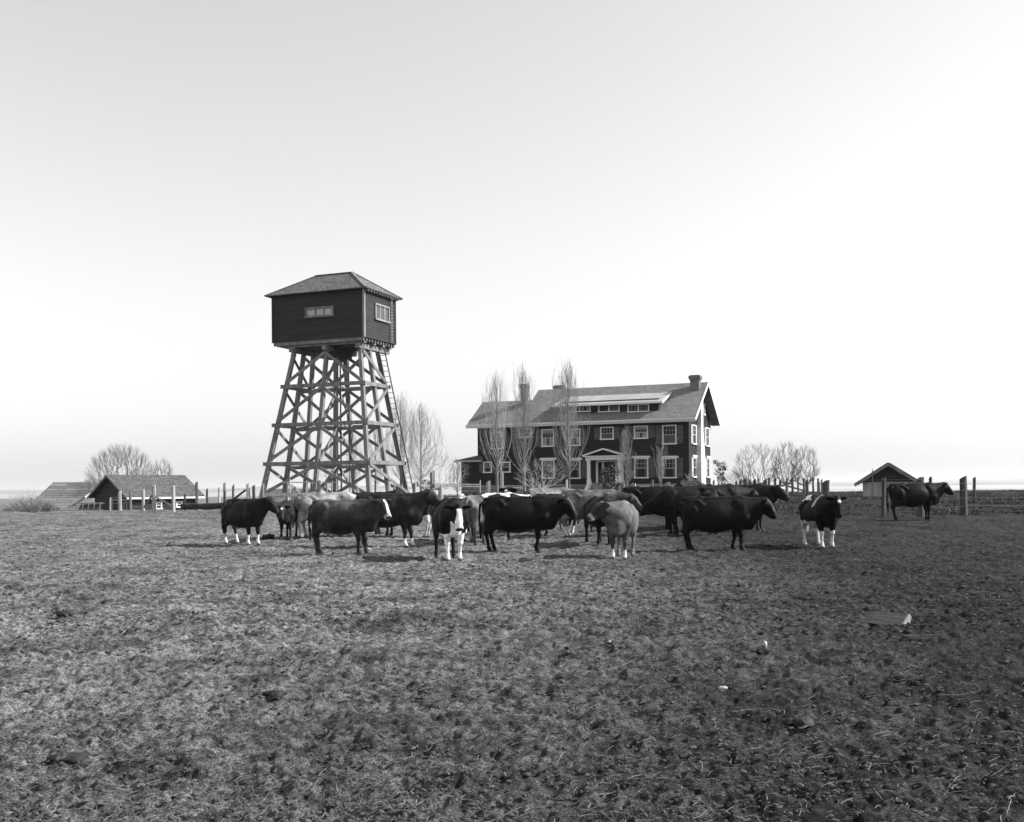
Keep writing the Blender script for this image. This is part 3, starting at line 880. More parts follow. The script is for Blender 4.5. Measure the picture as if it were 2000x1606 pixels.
def G(px, Y): 
    X = (px - 1000) / F * Y
    return Vector((X, Y, float(gz(X, Y))))
def topH(px, py, Y): return at(px, py, Y).z - G(px, Y).z
poplar('poplar_tree', 'bare poplar leftmost in front of the farmhouse wing', G(971, 80), topH(971, 722, 80), 1.5, 1, 58)
poplar('poplar_tree', 'bare poplar rising past the slender chimney of the farmhouse', G(1024, 79), topH(1024, 706, 79), 1.6, 2, 62)
poplar('poplar_tree', 'tallest bare poplar, just left of the white porch', G(1111, 76), topH(1120, 700, 76), 1.9, 3, 78)
poplar('poplar_tree', 'slim young poplar right of the white porch', G(1224, 76), topH(1228, 828, 76), .8, 4, 34, z0=.12)
poplar('poplar_tree', 'slim forked young poplar in front of the farmhouse corner windows', G(1291, 74), topH(1290, 862, 74), .6, 5, 28, z0=.22)
poplar('poplar_tree', 'tiny bare sapling below the farmhouse side windows', G(1350, 76), topH(1350, 918, 76), .3, 6, 12, z0=.3)
poplar('poplar_tree', 'bare poplar standing clear of the water tower on its right side', G(822, 92), topH(822, 783, 92), 2.9, 7, 84, z0=.14)
poplar('poplar_tree', 'bare poplar whose crown touches the tower ladder', G(783, 97), topH(785, 764, 97), 2.4, 8, 80, z0=.14)
poplar('poplar_tree', 'bare poplar seen between the right posts of the water tower', G(733, 98), topH(733, 826, 98), 1.7, 9, 48, z0=.12)
poplar('poplar_tree', 'bare poplar seen through the middle of the water tower', G(689, 100), topH(688, 838, 100), 1.6, 10, 46, z0=.12)
poplar('poplar_tree', 'bare poplar seen just left of the tower centre post', G(648, 101), topH(648, 862, 101), 1.5, 12, 40, z0=.12)
poplar('poplar_tree', 'low bare poplar between the water tower and the lean-to', G(893, 96), topH(893, 892, 96), 1.1, 13, 34, z0=.1)
round_tree('fruit_tree', 'small spreading bare tree behind the thick dark fence post', G(858, 66), 2.9, 1.3, 21, pts=230, lv=2, tw=2, mains=7, trunk=.3)
round_tree('fruit_tree', 'low bare bushy tree below the farmhouse ground floor window', G(1058, 73), 2.6, 1.3, 22, pts=260, lv=2, tw=2, mains=8, trunk=.35)
round_tree('fruit_tree', 'bare spreading orchard tree nearest the farmhouse', G(1481, 90), topH(1479, 868, 90), 1.35, 23, rad=2.1, pts=560, lv=3, tw=2, mains=11, mt='twig_dark')
round_tree('fruit_tree', 'bare upright orchard tree in the middle of its row', G(1537, 92), topH(1537, 866, 92), 1.1, 24, rad=1.35, pts=480, lv=3, tw=2, mains=12, mt='twig_dark', up=.14)
round_tree('fruit_tree', 'bare orchard tree at the right end of its row', G(1572, 96), topH(1572, 872, 96), 1.0, 25, rad=1.3, pts=480, lv=3, tw=2, mains=10, mt='twig_dark', up=.14)
round_tree('fruit_tree', 'short scrubby bare tree behind the crowded fence posts', G(1437, 84), topH(1437, 925, 84), 1.4, 26, lv=2, tw=2, mains=7, mt='twig_dark', trunk=.1)
G0 = G(237, 96)
round_tree('broad_tree', 'broad bare domed tree behind the dark gabled shed', G0, (at(245, 869, 96).z - G0.z), .95, 31, rad=3.0, pts=1900, lv=3, tw=2, mains=34, mt='twig_dark', trunk=.22, up=.07)
G0 = G(318, 100)
round_tree('broad_tree', 'smaller bare tree showing over the right of the shed ridge', G0, (at(318, 898, 100).z - G0.z), .8, 32, rad=1.1, pts=300, lv=3, tw=2, mains=7, mt='twig_dark', trunk=.35)
G0 = G(193, 82)
round_tree('broad_tree', 'low bare tree leaning over the pale shake roof', G0, at(193, 938, 82).z - G0.z, 1.3, 33, lv=3, tw=2, mains=8, mt='twig_dark', trunk=.3)

def leafy(name, label, loc, H, Wd, n_, seed, mt='leaf', cat='shrub'):
    r = random.Random(seed); t = thing(name, label, cat, loc)
    stems = []
    for k in range(9):
        a = r.uniform(0, 6.28); stems.append((Vector((0, 0, -.1)), Vector((math.cos(a) * Wd * .35, math.sin(a) * Wd * .35, H * r.uniform(.5, .9))), .02, .008))
    V, Fa = tubes(stems, 4); npmesh('stem', V, Fa, M['bark'], t)
    cl = [(r.uniform(-.4, .4) * Wd, r.uniform(-.4, .4) * Wd, r.uniform(.2, .85) * H, r.uniform(.12, .26) * Wd) for _ in range(14)]
    V = []; Fa = []
    for k in range(n_):
        c = cl[r.randrange(14)]; d = rvec(r).normalized() * (r.random() ** .5) * c[3]
        p = Vector(c[:3]) + d
        if p.z < .05: continue
        s = r.uniform(.05, .10); a = rvec(r).normalized(); b = a.cross(rvec(r)).normalized()
        i = len(V); V += [p + a * s, p + b * s * .5, p - a * s, p - b * s * .5]; Fa.append((i, i + 1, i + 2, i + 3))
    npmesh('foliage', np.array([v[:] for v in V]), np.array(Fa), M[mt], t, smooth=False)
    return t
leafy('evergreen_shrub', 'glossy dark evergreen shrub beside the white porch steps', G(1190, 79), 2.55, 1.7, 1500, 1)
leafy('evergreen_shrub', 'dark climbing shrub against the farmhouse end wall', Vector((16.2, 92.2, .75)), 3.4, 1.2, 900, 2)
leafy('evergreen_shrub', 'thin leafy shrub at the rear corner of the farmhouse', Vector((19.5, 97.5, .75)), 3.6, 1.5, 800, 3)
leafy('evergreen_shrub', 'small dark bush behind the thick fence post', G(832, 72), 1.5, 1.3, 400, 4)

# ------------------------------------------------------------------ sheds
def shed(name, label, loc, rz, L, W, z_e, z_r, zg, wallm, roofm, ov=.35, fascia=None):
    """long side runs along +x from the gable at x = 0; width along -y..0 ; heights are absolute"""
    t = thing(name, label, 'shed', (loc[0], loc[1], zg), rz)
    e, r_ = z_e - zg, z_r - zg; pt = (r_ - e) / (W / 2 + ov)
    wt = e + pt * ov - .08; wr = r_ - .08
    A = [(0, 0, -.3), (0, W, -.3), (0, W, wt), (0, W / 2, wr), (0, 0, wt)]; B = [(L, p[1], p[2]) for p in A]
    MB().add(A + B, [(0, 4, 3, 2, 1), (5, 6, 7, 8, 9), (0, 5, 9, 4), (1, 2, 7, 6), (2, 3, 8, 7), (3, 4, 9, 8)]).build('wall', wallm, t, uv=True)
    m = MB()
    m.slab([(-ov, -ov, e), (L + ov, -ov, e), (L + ov, W / 2, r_), (-ov, W / 2, r_)], .07)
    m.slab([(-ov, W / 2, r_), (L + ov, W / 2, r_), (L + ov, W + ov, e), (-ov, W + ov, e)], .07)
    m.build('roof', roofm, t, uv=True)
    if fascia:
        MB().box(-ov, L + ov, -ov - .03, -ov, e - .14, e - .01).build('fascia', fascia, t)
        m = MB()
        for x in (-ov - .02, L + ov + .02):
            m.beam((x, -ov, e - .06), (x, W / 2, r_ - .06), .03, .14); m.beam((x, W + ov, e - .06), (x, W / 2, r_ - .06), .03, .14)
        m.build('rake_board', fascia if fascia is not M['white'] else M['timber'], t)
    return t
# dark gabled shed, long side running right and away
P0 = at(252, 990, 74)
sh = shed('shed', 'dark boarded gabled shed left of the water tower with white eave board', (P0.x, P0.y), R(50), 5.6, 4.8, at(259, 971.5, 74).z, at(225, 928, 77).z, -.35, M['siding_shed'], M['shingle_dark'], .38, M['white'])
sl_loc, sl_rz = tuple(sh.location), R(50)
def shz(v): return v
for (a, c, yt, yb_) in ((303, 315.5, 980, 995), (343.5, 355.5, 979, 992)):
    p = local_hit(sl_loc, sl_rz, a, yb_, 1, 0); q = local_hit(sl_loc, sl_rz, c, yt, 1, 0)
    window(sh, 'x', p.x, q.x, p.z, q.z, -.004, -1, fw=.09, cols=2)
p = local_hit(sl_loc, sl_rz, 248, 998, 0, 0); q = local_hit(sl_loc, sl_rz, 221.5, 978, 0, 0)
ya, yb2 = sorted((p.y, q.y))
m = MB().box(-.06, -.003, ya - .1, ya, q.z - 1.9, q.z).box(-.06, -.003, yb2, yb2 + .1, q.z - 1.9, q.z).box(-.065, -.003, ya - .1, yb2 + .1, q.z, q.z + .1)
m.build('door_frame', M['timber_light'], sh)
dd = MB().box(-.03, -.002, ya, yb2, q.z - 1.9, q.z).build('door', M['timber_dark'], sh)
m = MB()
for k in range(4): m.box(-.05, -.031, ya + (yb2 - ya) * (.12 + .1 * k), ya + (yb2 - ya) * (.15 + .1 * k), q.z - 1.2, q.z - .1)
m.build('slats', M['timber_light'], dd)

# pale shake roof at the far left: a low barn sunk behind the crest
A_ = at(104, 942, 82)
rt = thing('barn', 'low barn at the far left showing only its big pale shake roof', 'barn', (A_.x, A_.y, -1.2), R(-3))
zr_ = A_.z + 1.2
m = MB()
m.slab([(-1.1, -5.0, zr_ - 3.3), (6.6, -5.0, zr_ - 3.3), (6.2, 0, zr_), (0, 0, zr_)], .12)
m.slab([(0, 0, zr_), (6.2, 0, zr_), (6.6, 5.0, zr_ - 3.3), (-1.1, 5.0, zr_ - 3.3)], .12)
m.build('roof', M['shingle_old'], rt, uv=True)
MB().box(-.2, 5.8, -4.0, 4.0, -1.0, zr_ - 2.9).build('wall', M['siding_shed'], rt, uv=True)
m = MB().add([(-.21, -4, zr_ - 2.9), (-.21, 4, zr_ - 2.9), (-.05, 0, zr_ - .2)], [(0, 2, 1)]).build('gable', M['siding_shed'], rt, uv=True)
a = at(167, 972, 79.2); b = at(183, 962, 80.8)
o = MB().beam(a + Vector((0, -.12, .02)), b + Vector((0, -.12, .02)), .05, .16).build('plank', M['white_dull']); tag(o, 'pale plank lying on the big shake roof', 'plank')

# hay rack
P0 = at(150, 1000, 63.5)
hr = thing('hay_rack', 'slatted wooden hay rack standing in front of the pale shake roof', 'hay rack', (P0.x, P0.y, float(gz(P0.x, P0.y)) - .02), R(4))
W_ = 1.42
for z in (.05, .50): MB().beam((0, 0, z), (W_, 0, z), .05, .06).build('rail', M['timber_light'], hr)
for z in (.05, .46): MB().beam((0.1, .5, z), (W_ + .1, .5, z), .05, .06).build('rail', M['timber_light'], hr)
for k in range(5):
    x = .02 + (W_ - .04) * k / 4; MB().beam((x - .05, -.04, .0), (x + .03, -.04, .53), .04, .04).build('slat', M['timber_light'], hr)
for x in (.0, W_): 
    for z in (.06, .5): MB().beam((x, .02, z), (x + .1, .5, z - .03), .05, .05).build('cross_bar', M['timber'], hr)
m = MB(); m.add([(.02, .06, .06), (W_, .06, .06), (W_ + .08, .46, .42), (.1, .46, .42)], [(0, 1, 2, 3)]); m.build('panel', M['timber_dark'], hr)

# small shed at the right
P0 = at(1686, 975, 68)
sz = .62
s2 = thing('shed', 'small pale walled shed with a gable roof behind the black cow at the right fence', 'shed', (P0.x, P0.y, sz), GRID)
Wd = 3.15; ze2 = at(1674, 944, 68).z - sz; zr2 = at(1733, 906, 68).z - sz
A = [(0, 0, -.3), (Wd, 0, -.3), (Wd, 0, ze2 + .15), (Wd / 2, 0, zr2 - .12), (0, 0, ze2 + .15)]; B = [(p[0], 3.4, p[2]) for p in A]
MB().add(A + B, [(0, 1, 2, 3, 4), (5, 9, 8, 7, 6), (1, 6, 7, 2), (0, 4, 9, 5)]).build('wall', M['siding_shed'], s2, uv=True)
MB().box(-.02, 1.3, -.03, -.002, -.3, ze2 + .05).build('wall_panel', M['post_light'], s2)
MB().box(1.35, 2.0, -.025, -.003, -.3, ze2 + .0).build('door', M['timber'], s2)
m = MB(); k = .5
m.slab([(-k, -k, ze2 - .1), (Wd / 2, -k, zr2), (Wd / 2, 3.8, zr2), (-k, 3.8, ze2 - .1)][::-1], .08)
m.slab([(Wd / 2, -k, zr2), (Wd + k, -k, ze2 - .1), (Wd + k, 3.8, ze2 - .1), (Wd / 2, 3.8, zr2)][::-1], .08)
m.build('roof', M['shingle_dark'], s2, uv=True)
m = MB()
m.beam((-k, -k - .03, ze2 - .16), (Wd / 2, -k - .03, zr2 - .06), .04, .17); m.beam((Wd + k, -k - .03, ze2 - .16), (Wd / 2, -k - .03, zr2 - .06), .042, .17)
m.build('rake_board', M['timber'], s2)
MB().box(-.1, Wd + .1, -.06, -.031, ze2 - .02, ze2 + .06).build('tie_board', M['post_light'], s2)
MB().tube((.62, -.6, -.3), (.62, -.6, ze2 + .9), .035, .035, 6).build('pole', M['post'], s2)

# distant low building seen under the tower
D0 = at(525, 968, 140)
db = thing('barn', 'distant long low barn seen beneath the water tower', 'barn', (D0.x, D0.y, .2), 0)
zt = at(560, 957, 140).z - .2
MB().box(0, 5.0, 0, 4, -.5, zt - .5).build('wall', M['siding_shed'], db, uv=True)
m = MB(); m.slab([(-.3, -.3, zt - .55), (5.3, -.3, zt - .55), (5.3, 2, zt + .15), (-.3, 2, zt + .15)], .08); m.slab([(-.3, 2, zt + .15), (5.3, 2, zt + .15), (5.3, 4.3, zt - .55), (-.3, 4.3, zt - .55)], .08)
m.build('roof', M['shingle_dark'], db, uv=True)

# ------------------------------------------------------------------ fences
def post_mesh(r, wd, h, lean=.03):
    """a split post: irregular many-sided prism with a slanting rough top"""
    n_ = 7; rings = []
    zs = [-.35, .0, h * .3, h * .6, h * .85, h]
    base = [r.uniform(.75, 1.15) for _ in range(n_)]
    lx, ly = r.uniform(-lean, lean), r.uniform(-lean, lean)
    V = []
    for iz, z in enumerate(zs):
        for k in range(n_):
            a = 6.283 * k / n_ + .3
            rr = wd / 2 * base[k] * r.uniform(.93, 1.07) * (1.05 if iz < 2 else 1)
            zz = z + (r.uniform(-.05, .05) + .05 * math.cos(a)) * (iz == 5)
            V.append((math.cos(a) * rr + lx * z, math.sin(a) * rr * .8 + ly * z, zz))
    f = [(i * n_ + k, i * n_ + (k + 1) % n_, (i + 1) * n_ + (k + 1) % n_, (i + 1) * n_ + k) for i in range(5) for k in range(n_)]
    f.append(tuple(range(5 * n_, 6 * n_)))
    return V, f
def fence(label, posts, wires, seed, wr=.006):
    """posts: (px, top py, width px, Y, light?)"""
    r = random.Random(seed)
    p0 = G(posts[0][0], posts[0][3])
    t = thing('fence', label, 'fence', p0)
    pts = []
    for (px, top, wpx, Y, light) in posts:
        g = G(px, Y); h = at(px, top, Y).z - g.z
        V, f = post_mesh(r, wpx / F * Y, h, .02)
        m = MB().add([(v[0] + g.x - p0.x, v[1] + g.y - p0.y, v[2] + g.z - p0.z) for v in V], f)
        m.build('post', (M['post'], M['post_light'], M['post_dark'])[light], t)
        pts.append(g - p0)
    for z in wires:
        m = MB()
        for a, b in zip(pts, pts[1:]):
            if (a - b).length > 14: continue
            mid = (a + b) / 2 + Vector((0, 0, z - .02))
            m.tube(a + Vector((0, -.1, z)), mid + Vector((0, -.1, 0)), wr, wr, 3, False); m.tube(mid + Vector((0, -.1, 0)), b + Vector((0, -.1, z)), wr, wr, 3, False)
        if m.v: m.build('wire', M['wire'], t)
    return t, p0
Y0 = 62
f1, p0 = fence('line of thick split fence posts in front of the dark gabled shed', [(215, 974, 4.5, 60, 1), (234, 961, 7, 61, 1), (254, 960, 6, 62, 0), (280, 957, 6, 60, 1), (301, 948, 9.5, 58, 1), (339, 950, 8, 58, 1)], (.45, .8), 1)
a = at(303, 970, 57.6); b = at(335, 988, 57.8)
MB().beam(a - p0, b - p0, .1, .1).build('brace', M['post'], f1)
a = at(297, 968, 57.6); b = at(281, 992, 57.4)
MB().beam(a - p0, b - p0, .1, .1).build('brace', M['timber_dark'], f1)
f2, p0 = fence('line of dark fence posts between the gabled shed and the water tower', [(361, 965, 4, 60, 0), (385, 942.5, 6, 60, 0), (404, 956, 4, 66, 0), (428, 952, 5, 62, 1), (438, 944, 5, 58, 0), (455, 948, 5.5, 58, 0), (484.5, 946, 8, 57, 1), (496, 949, 6, 57, 0), (514, 945, 4.5, 56, 1)], (.4, .75, 1.1), 2)
a = at(480, 957, 56.8); b = at(457, 975, 56.8)
MB().beam(a - p0, b - p0, .1, .1).build('brace', M['timber_dark'], f2)
f3, p0 = fence('low rail fence crossing in front of the water tower base', [(560, 944, 6.5, 52, 0), (565.5, 938, 3, 51, 1), (608, 943, 5, 52, 0), (622, 940, 8, 52, 0), (638, 946, 5, 53, 0), (699, 951, 5, 52, 1), (758, 946, 6, 53, 1), (770, 950, 5, 54, 0)], (.6, 1.0), 3)
a = at(550, 942.2, 51.5); b = at(660, 942.6, 51.5)
MB().beam(a - p0, b - p0, .05, .05).build('rail', M['post_light'], f3)
a = at(516, 966, 50); b = at(600, 966, 50)
MB().beam(a - p0, b - p0, .06, .17).build('rail', M['white_dull'], f3)
MB().beam(at(600, 966, 50) - p0, at(700, 969, 50) - p0, .06, .12).build('rail', M['timber'], f3)
f4, p0 = fence('post and rail fence running from the thick dark post along the front of the farmhouse', [(808, 944, 7, 56, 0), (844.5, 922, 10.5, 54, 0), (862, 946, 6, 58, 1), (937, 940, 2.5, 60, 1), (954, 941, 8.5, 56, 1), (980, 925, 8, 54, 1), (1039, 934, 4, 60, 1), (1060.5, 941, 4.5, 60, 1), (1107, 939, 5, 60, 1)], (.7, 1.0), 4)
for yy in (945.5, 949.5):
    MB().beam(at(847, yy, 53.8) - p0, at(937, yy + 1, 58.0) - p0, .05, .05).build('rail', M['post'], f4)
a = at(984, 951, 53.5); b = at(1014, 966, 53.5)
MB().beam(a - p0, b - p0, .1, .1).build('brace', M['post_light'], f4)
f5, p0 = fence('garden fence of dark posts before the right half of the farmhouse', [(1209, 950, 6.5, 58, 0), (1218, 946, 3, 58, 1), (1234, 944, 6, 60, 0), (1240, 945, 4, 60, 1), (1274, 938, 6, 62, 0), (1302, 944, 8, 58, 0), (1307.5, 944, 3, 58, 1), (1333, 938, 6, 62, 0), (1394.5, 938, 4, 66, 0)], (.5, .9), 5)
f6, p0 = fence('near wire fence of heavy weathered posts beside the black cow at the right', [(1725, 935, 9, 38.5, 2), (1798, 934, 16, 38, 2), (1883, 934, 14, 39, 2), (2090, 932, 14, 40, 0)], (.35, .65, .95, 1.2), 6, .005)
rr = random.Random(9)
fp = []
for px, top, w_, Y in ((1438, 940, 6, 60), (1447, 937, 7, 61), (1456, 936, 9, 62), (1464, 937, 5, 64), (1473, 938, 7, 60), (1482, 936, 4, 66), (1494, 938, 8, 61), (1502, 935, 5, 68), (1514, 935, 5, 72), (1524.5, 938, 6.5, 56), (1536, 935, 4, 76), (1548, 932.5, 5, 80), (1559, 933, 4, 82), (1570, 934, 5, 84), (1577, 937, 6.5, 62), (1588.5, 934, 4.5, 88), (1598, 935, 4, 90), (1604, 937, 4, 70), (1613, 940, 13, 58)):
    fp.append((px, top, w_, Y, 2 if w_ > 4 else 0))
f7, p0 = fence('crowded row of dark posts in front of the bare orchard trees', fp, (.6, 1.0), 7)
MB().beam(at(1529, 947, 55.5) - p0, at(1575, 960, 55.5) - p0, .07, .09).build('brace', M['post'], f7)
f8, p0 = fence('farther wire fence crossing the dark field behind the right hand cow', [(1600, 941, 3, 70, 0), (1818, 933, 7, 60, 2), (1903, 933, 7, 62, 2), (2080, 931, 7, 63, 0)], (.5, .8, 1.1), 8, .006)

# heavy log barrier
a, b = at(356, 988, 56), at(548, 987, 54)
r = random.Random(3)
m = MB(); prev = None
for k in range(14):
    c = a.lerp(b, k / 13.0) + Vector((0, 0, -.03 + r.uniform(-.02, .02)))
    if prev is not None: m.tube(prev, c, rp_, rp_ * 1.0, 9, k in (1, 13))
    rp_ = .17 + r.uniform(-.012, .012); prev = c
o = m.build('log', M['timber_dark'], smooth=True); tag(o, 'long thick dark log lying along the foot of the fence posts', 'log')
a, b = at(548, 983, 53), at(800, 984, 52)
m = MB(); m.beam(a, b, .2, .18)
o = m.build('timber_beam', M['timber'], bevel=.03); tag(o, 'long squared timber lying behind the cows below the water tower', 'timber')

# ------------------------------------------------------------------ brush mound and field growth
def brush(name, label, loc, rx, ry, rz_, n_, seed, mt='twig_dark', cat='bush'):
    r = random.Random(seed); t = thing(name, label, cat, loc)
    segs = []
    for k in range(n_):
        a = r.uniform(0, 6.28); q = r.random() ** .5
        p = Vector((math.cos(a) * q * rx, math.sin(a) * q * ry, -.05)); h = rz_ * math.sqrt(max(.05, 1 - q * q)) * r.uniform(.7, 1.1)
        d = Vector((r.uniform(-.7, .7) + .4 * math.cos(a), r.uniform(-.7, .7), 1.0)).normalized()
        limb(segs, r, p, d, h, .012, 4, .6, .25, 1, 1, h * .5, -.05)
    V, Fa = tubes(segs, 3); npmesh('branches', V, Fa, M[mt], t)
    return t
brush('brush_pile', 'rounded grey brush pile at the far left edge', G(60, 74) + Vector((0, 0, .0)), 1.7, 1.2, 1.8, 800, 5, 'twig', 'brush pile')
brush('bare_bush', 'sprawling bare bush at the far left edge of the pasture', G(68, 60), .8, .7, 1.05, 70, 6)
brush('bare_bush', 'low bare bush at the foot of the pale shake roof', G(100, 64), .5, .4, .7, 40, 7)
brush('bare_bush', 'low weeds below the white rail of the tower fence', G(543, 51), .7, .3, .55, 50, 8)

# dark rough field beyond the pasture: one sheet of grass clumps
def grass_field():
    n_ = 60000
    Y = 1.0 / NR.uniform(1 / 115.0, 1 / 39.5, n_)
    px = NR.uniform(430, 2150, n_)
    lo = np.where(px > 1380, 39.5, np.where(px > 800, 48, 54))
    ok = Y > lo
    Y, px = Y[ok], px[ok]; n_ = len(Y)
    X = (px - 1000) / F * Y; Zg = gz(X, Y)
    V = []; Fa = []
    cl_ = np.clip(vnoise(X / 1.3, Y / 2.6) * 2.4 + .45, .1, 1.3)
    h = NR.uniform(.04, .12, n_) * cl_ * (1 + (NR.rand(n_) > .97) * 1.2)
    for b in range(3):
        a = NR.uniform(0, 6.28, n_); wd = NR.uniform(.02, .06, n_)
        lx, ly = NR.uniform(-.15, .15, n_), NR.uniform(-.15, .15, n_)
        ox, oy = NR.uniform(-.1, .1, n_), NR.uniform(-.1, .1, n_)
        q = np.stack([np.stack([X + ox - np.cos(a) * wd, Y + oy - np.sin(a) * wd, Zg - .03], -1), np.stack([X + ox + np.cos(a) * wd, Y + oy + np.sin(a) * wd, Zg - .03], -1),
                      np.stack([X + ox + lx, Y + oy + ly, Zg + h], -1)], 1)
        V.append(q.reshape(-1, 3))
    V = np.concatenate(V); Fa = np.arange(len(V)).reshape(-1, 3)
    tag(npmesh('field_grass', V, Fa, M['grass'], smooth=False), 'rough dark grass of the field beyond the pasture', 'grass', kind='stuff')
grass_field()

# straw and clods strewn over the pasture
def straw():
    segs = []
    r = random.Random(4)
    for k in range(3000):
        Y = 1.0 / r.uniform(1 / 32.0, 1 / 3.9)
        X = r.uniform(-.6, .6) * Y
        z = float(gz(X, Y)) + .015 + r.random() * .02
        ln = r.choice((.02, .03, .04, .05, .06, .09)) * r.uniform(.7, 1.3)
        if r.random() < .02: ln = r.uniform(.15, .38)
        a = r.gauss(.45, .9)
        d = Vector((math.cos(a), math.sin(a) , r.uniform(-.06, .14)))
        p = Vector((X, Y, z)); wd = r.uniform(.0006, .0014) * max(1, Y / 12)
        mid = p + d * ln * .5 + Vector((0, 0, .006)); q = mid + (d + rvec(r, .25)).normalized() * ln * .5
        segs.append((p, mid, wd, wd)); segs.append((mid, q, wd, wd * .7))
    V, Fa = tubes(segs, 3)
    tag(npmesh('straw', V, Fa, M['straw'], smooth=False), 'pale stalks of straw strewn over the trampled ground', 'straw', kind='stuff')
straw()

ICO = None
def ico():
    t = (1 + 5 ** .5) / 2
    V = np.array([(-1, t, 0), (1, t, 0), (-1, -t, 0), (1, -t, 0), (0, -1, t), (0, 1, t), (0, -1, -t), (0, 1, -t), (t, 0, -1), (t, 0, 1), (-t, 0, -1), (-t, 0, 1)], float)
    V /= np.linalg.norm(V[0])
    Fa = np.array([(0, 11, 5), (0, 5, 1), (0, 1, 7), (0, 7, 10), (0, 10, 11), (1, 5, 9), (5, 11, 4), (11, 10, 2), (10, 7, 6), (7, 1, 8), (3, 9, 4), (3, 4, 2), (3, 2, 6), (3, 6, 8), (3, 8, 9), (4, 9, 5), (2, 4, 11), (6, 2, 10), (8, 6, 7), (9, 8, 1)])
    return V, Fa
IV, IF = ico()
def clods():
    n_ = 14000
    Y = 1.0 / NR.uniform(1 / 34.0, 1 / 3.9, n_); X = NR.uniform(-.6, .6, n_) * Y
    Zg = gz(X, Y)
    s = (.004 + .018 * NR.rand(n_) ** 3) * np.clip(Y / 9, .8, 1.8)
    sc = np.stack([s * NR.uniform(.7, 1.5, n_), s * NR.uniform(.7, 1.5, n_), s * NR.uniform(.5, .9, n_)], -1)
    V = IV[None] * sc[:, None] * NR.uniform(.7, 1.25, (n_, 12, 1)) + np.stack([X, Y, Zg + .012], -1)[:, None]
    Fa = IF[None] + (np.arange(n_) * 12)[:, None, None]
    tag(npmesh('soil_clods', V.reshape(-1, 3), Fa.reshape(-1, 3), M['clod'], smooth=False), 'small crumbs and clods of trodden soil', 'soil clods', kind='stuff')
clods()

def lump(name, label, cat, px, py, wx, wy, h, m, seed, n_=3):
    r = np.random.RandomState(seed); g = ground_at(px, py)
    V = []; Fa = []
    for k in range(n_):
        c = np.array([r.uniform(-.45, .45) * wx * (n_ > 1), r.uniform(-.4, .4) * wy * (n_ > 1), h * .25])
        # a finer blob: subdivide the icosahedron once
        vv = IV.copy(); ff = []
        mid = {}
        vl = list(vv)
        def mp(a, b):
            key = (min(a, b), max(a, b))
            if key not in mid:
                q = (vl[a] + vl[b]) / 2; vl.append(q / np.linalg.norm(q)); mid[key] = len(vl) - 1
            return mid[key]
        for (a, b, c_) in IF:
            x, y, z = mp(a, b), mp(b, c_), mp(c_, a)
            ff += [(a, x, z), (b, y, x), (c_, z, y), (x, y, z)]
        vv = np.array(vl) * np.array([wx * .6, wy * .6, h]) * r.uniform(.5, 1.0) * r.uniform(.72, 1.2, (len(vl), 1)) + c
        Fa.append(np.array(ff) + len(V) * 42); V.append(vv)
    o = npmesh(name, np.concatenate(V), np.concatenate(Fa), m, loc=g + Vector((0, 0, .01)))
    return tag(o, label, cat)
lump('dung_pat', 'dark dung pat at the left, the larger of two near the left edge', 'dung', 127, 1205, .20, .22, .05, M['dung'], 1)
lump('dung_pat', 'small dark dung pat just right of the larger one at the left', 'dung', 212, 1181, .12, .16, .05, M['dung'], 2)
lump('dung_pat', 'wide dark dung pat in the bottom left foreground', 'dung', 132, 1487, .15, .15, .024, M['dung'], 3, 6)
lump('dung_pat', 'knobbly dark clump on the ground between the leftmost cow and the tower', 'dung', 518, 1052, .28, .25, .11, M['dung'], 4)
lump('dung_pat', 'dark clump lying behind the heels of the pale cow', 'dung', 595, 1052, .3, .2, .09, M['dung'], 5)
lump('dung_pat', 'dark clod by itself in the lower middle of the pasture', 'dung', 530, 1363, .10, .12, .04, M['dung'], 6)
lump('dung_pat', 'dark clod in the lower right mud below the split block', 'dung', 1560, 1420, .12, .12, .04, M['dung'], 7)
lump('stone', 'small white stone in the right foreground left of the split block', 'stone', 1493, 1266, .034, .05, .045, M['white_stone'], 8, 2)
lump('stone', 'flat pale stone in the lower right foreground', 'stone', 1412, 1350, .07, .06, .02, M['post_light'], 9, 1)
lump('stone', 'tiny white stone beside the front hoof of the dark white-blazed cow', 'stone', 720, 1074, .10, .07, .03, M['white_stone'], 10, 1)
lump('stone', 'small pale chip in the middle of the right foreground', 'stone', 1190, 1257, .04, .04, .015, M['white_stone'], 11, 1)

# split block of wood
g = ground_at(1740, 1224)
bl = thing('wood_block', 'split wedge shaped block of wood lying on the mud at the right', 'wood block', g + Vector((0, .12, 0)), R(-46))
s = 1.0 / (F / g.y)
hw = 36 * s / .88; r = random.Random(5)
prof = [(-.12, .015), (.04, .13), (.10, .09), (.07, -.02), (-.05, -.03)]
jit = [(r.uniform(-.006, .006), r.uniform(-.006, .006)) for _ in prof]
V = []; nseg = 10
for k in range(nseg + 1):
    x = -hw + 2 * hw * k / nseg
    for j, (d, z) in enumerate(prof):
        V.append((x - (z * .35 if k == 0 else 0) * -1, d + jit[j][0] * k * .3 + r.uniform(-.0025, .0025), z * (.9 + .1 * k / nseg) + r.uniform(-.003, .003)))
n5 = len(prof)
fs = [(k * n5 + j, (k + 1) * n5 + j, (k + 1) * n5 + (j + 1) % n5, k * n5 + (j + 1) % n5) for k in range(nseg) for j in range(n5)]
fs.append(tuple(range(n5)))
MB().add(V, fs).build('split_faces', mat('split_wood', .035, .12, 14, .9, .9, 40, (.12, 1.6, 1.6)), bl)
e = nseg * n5
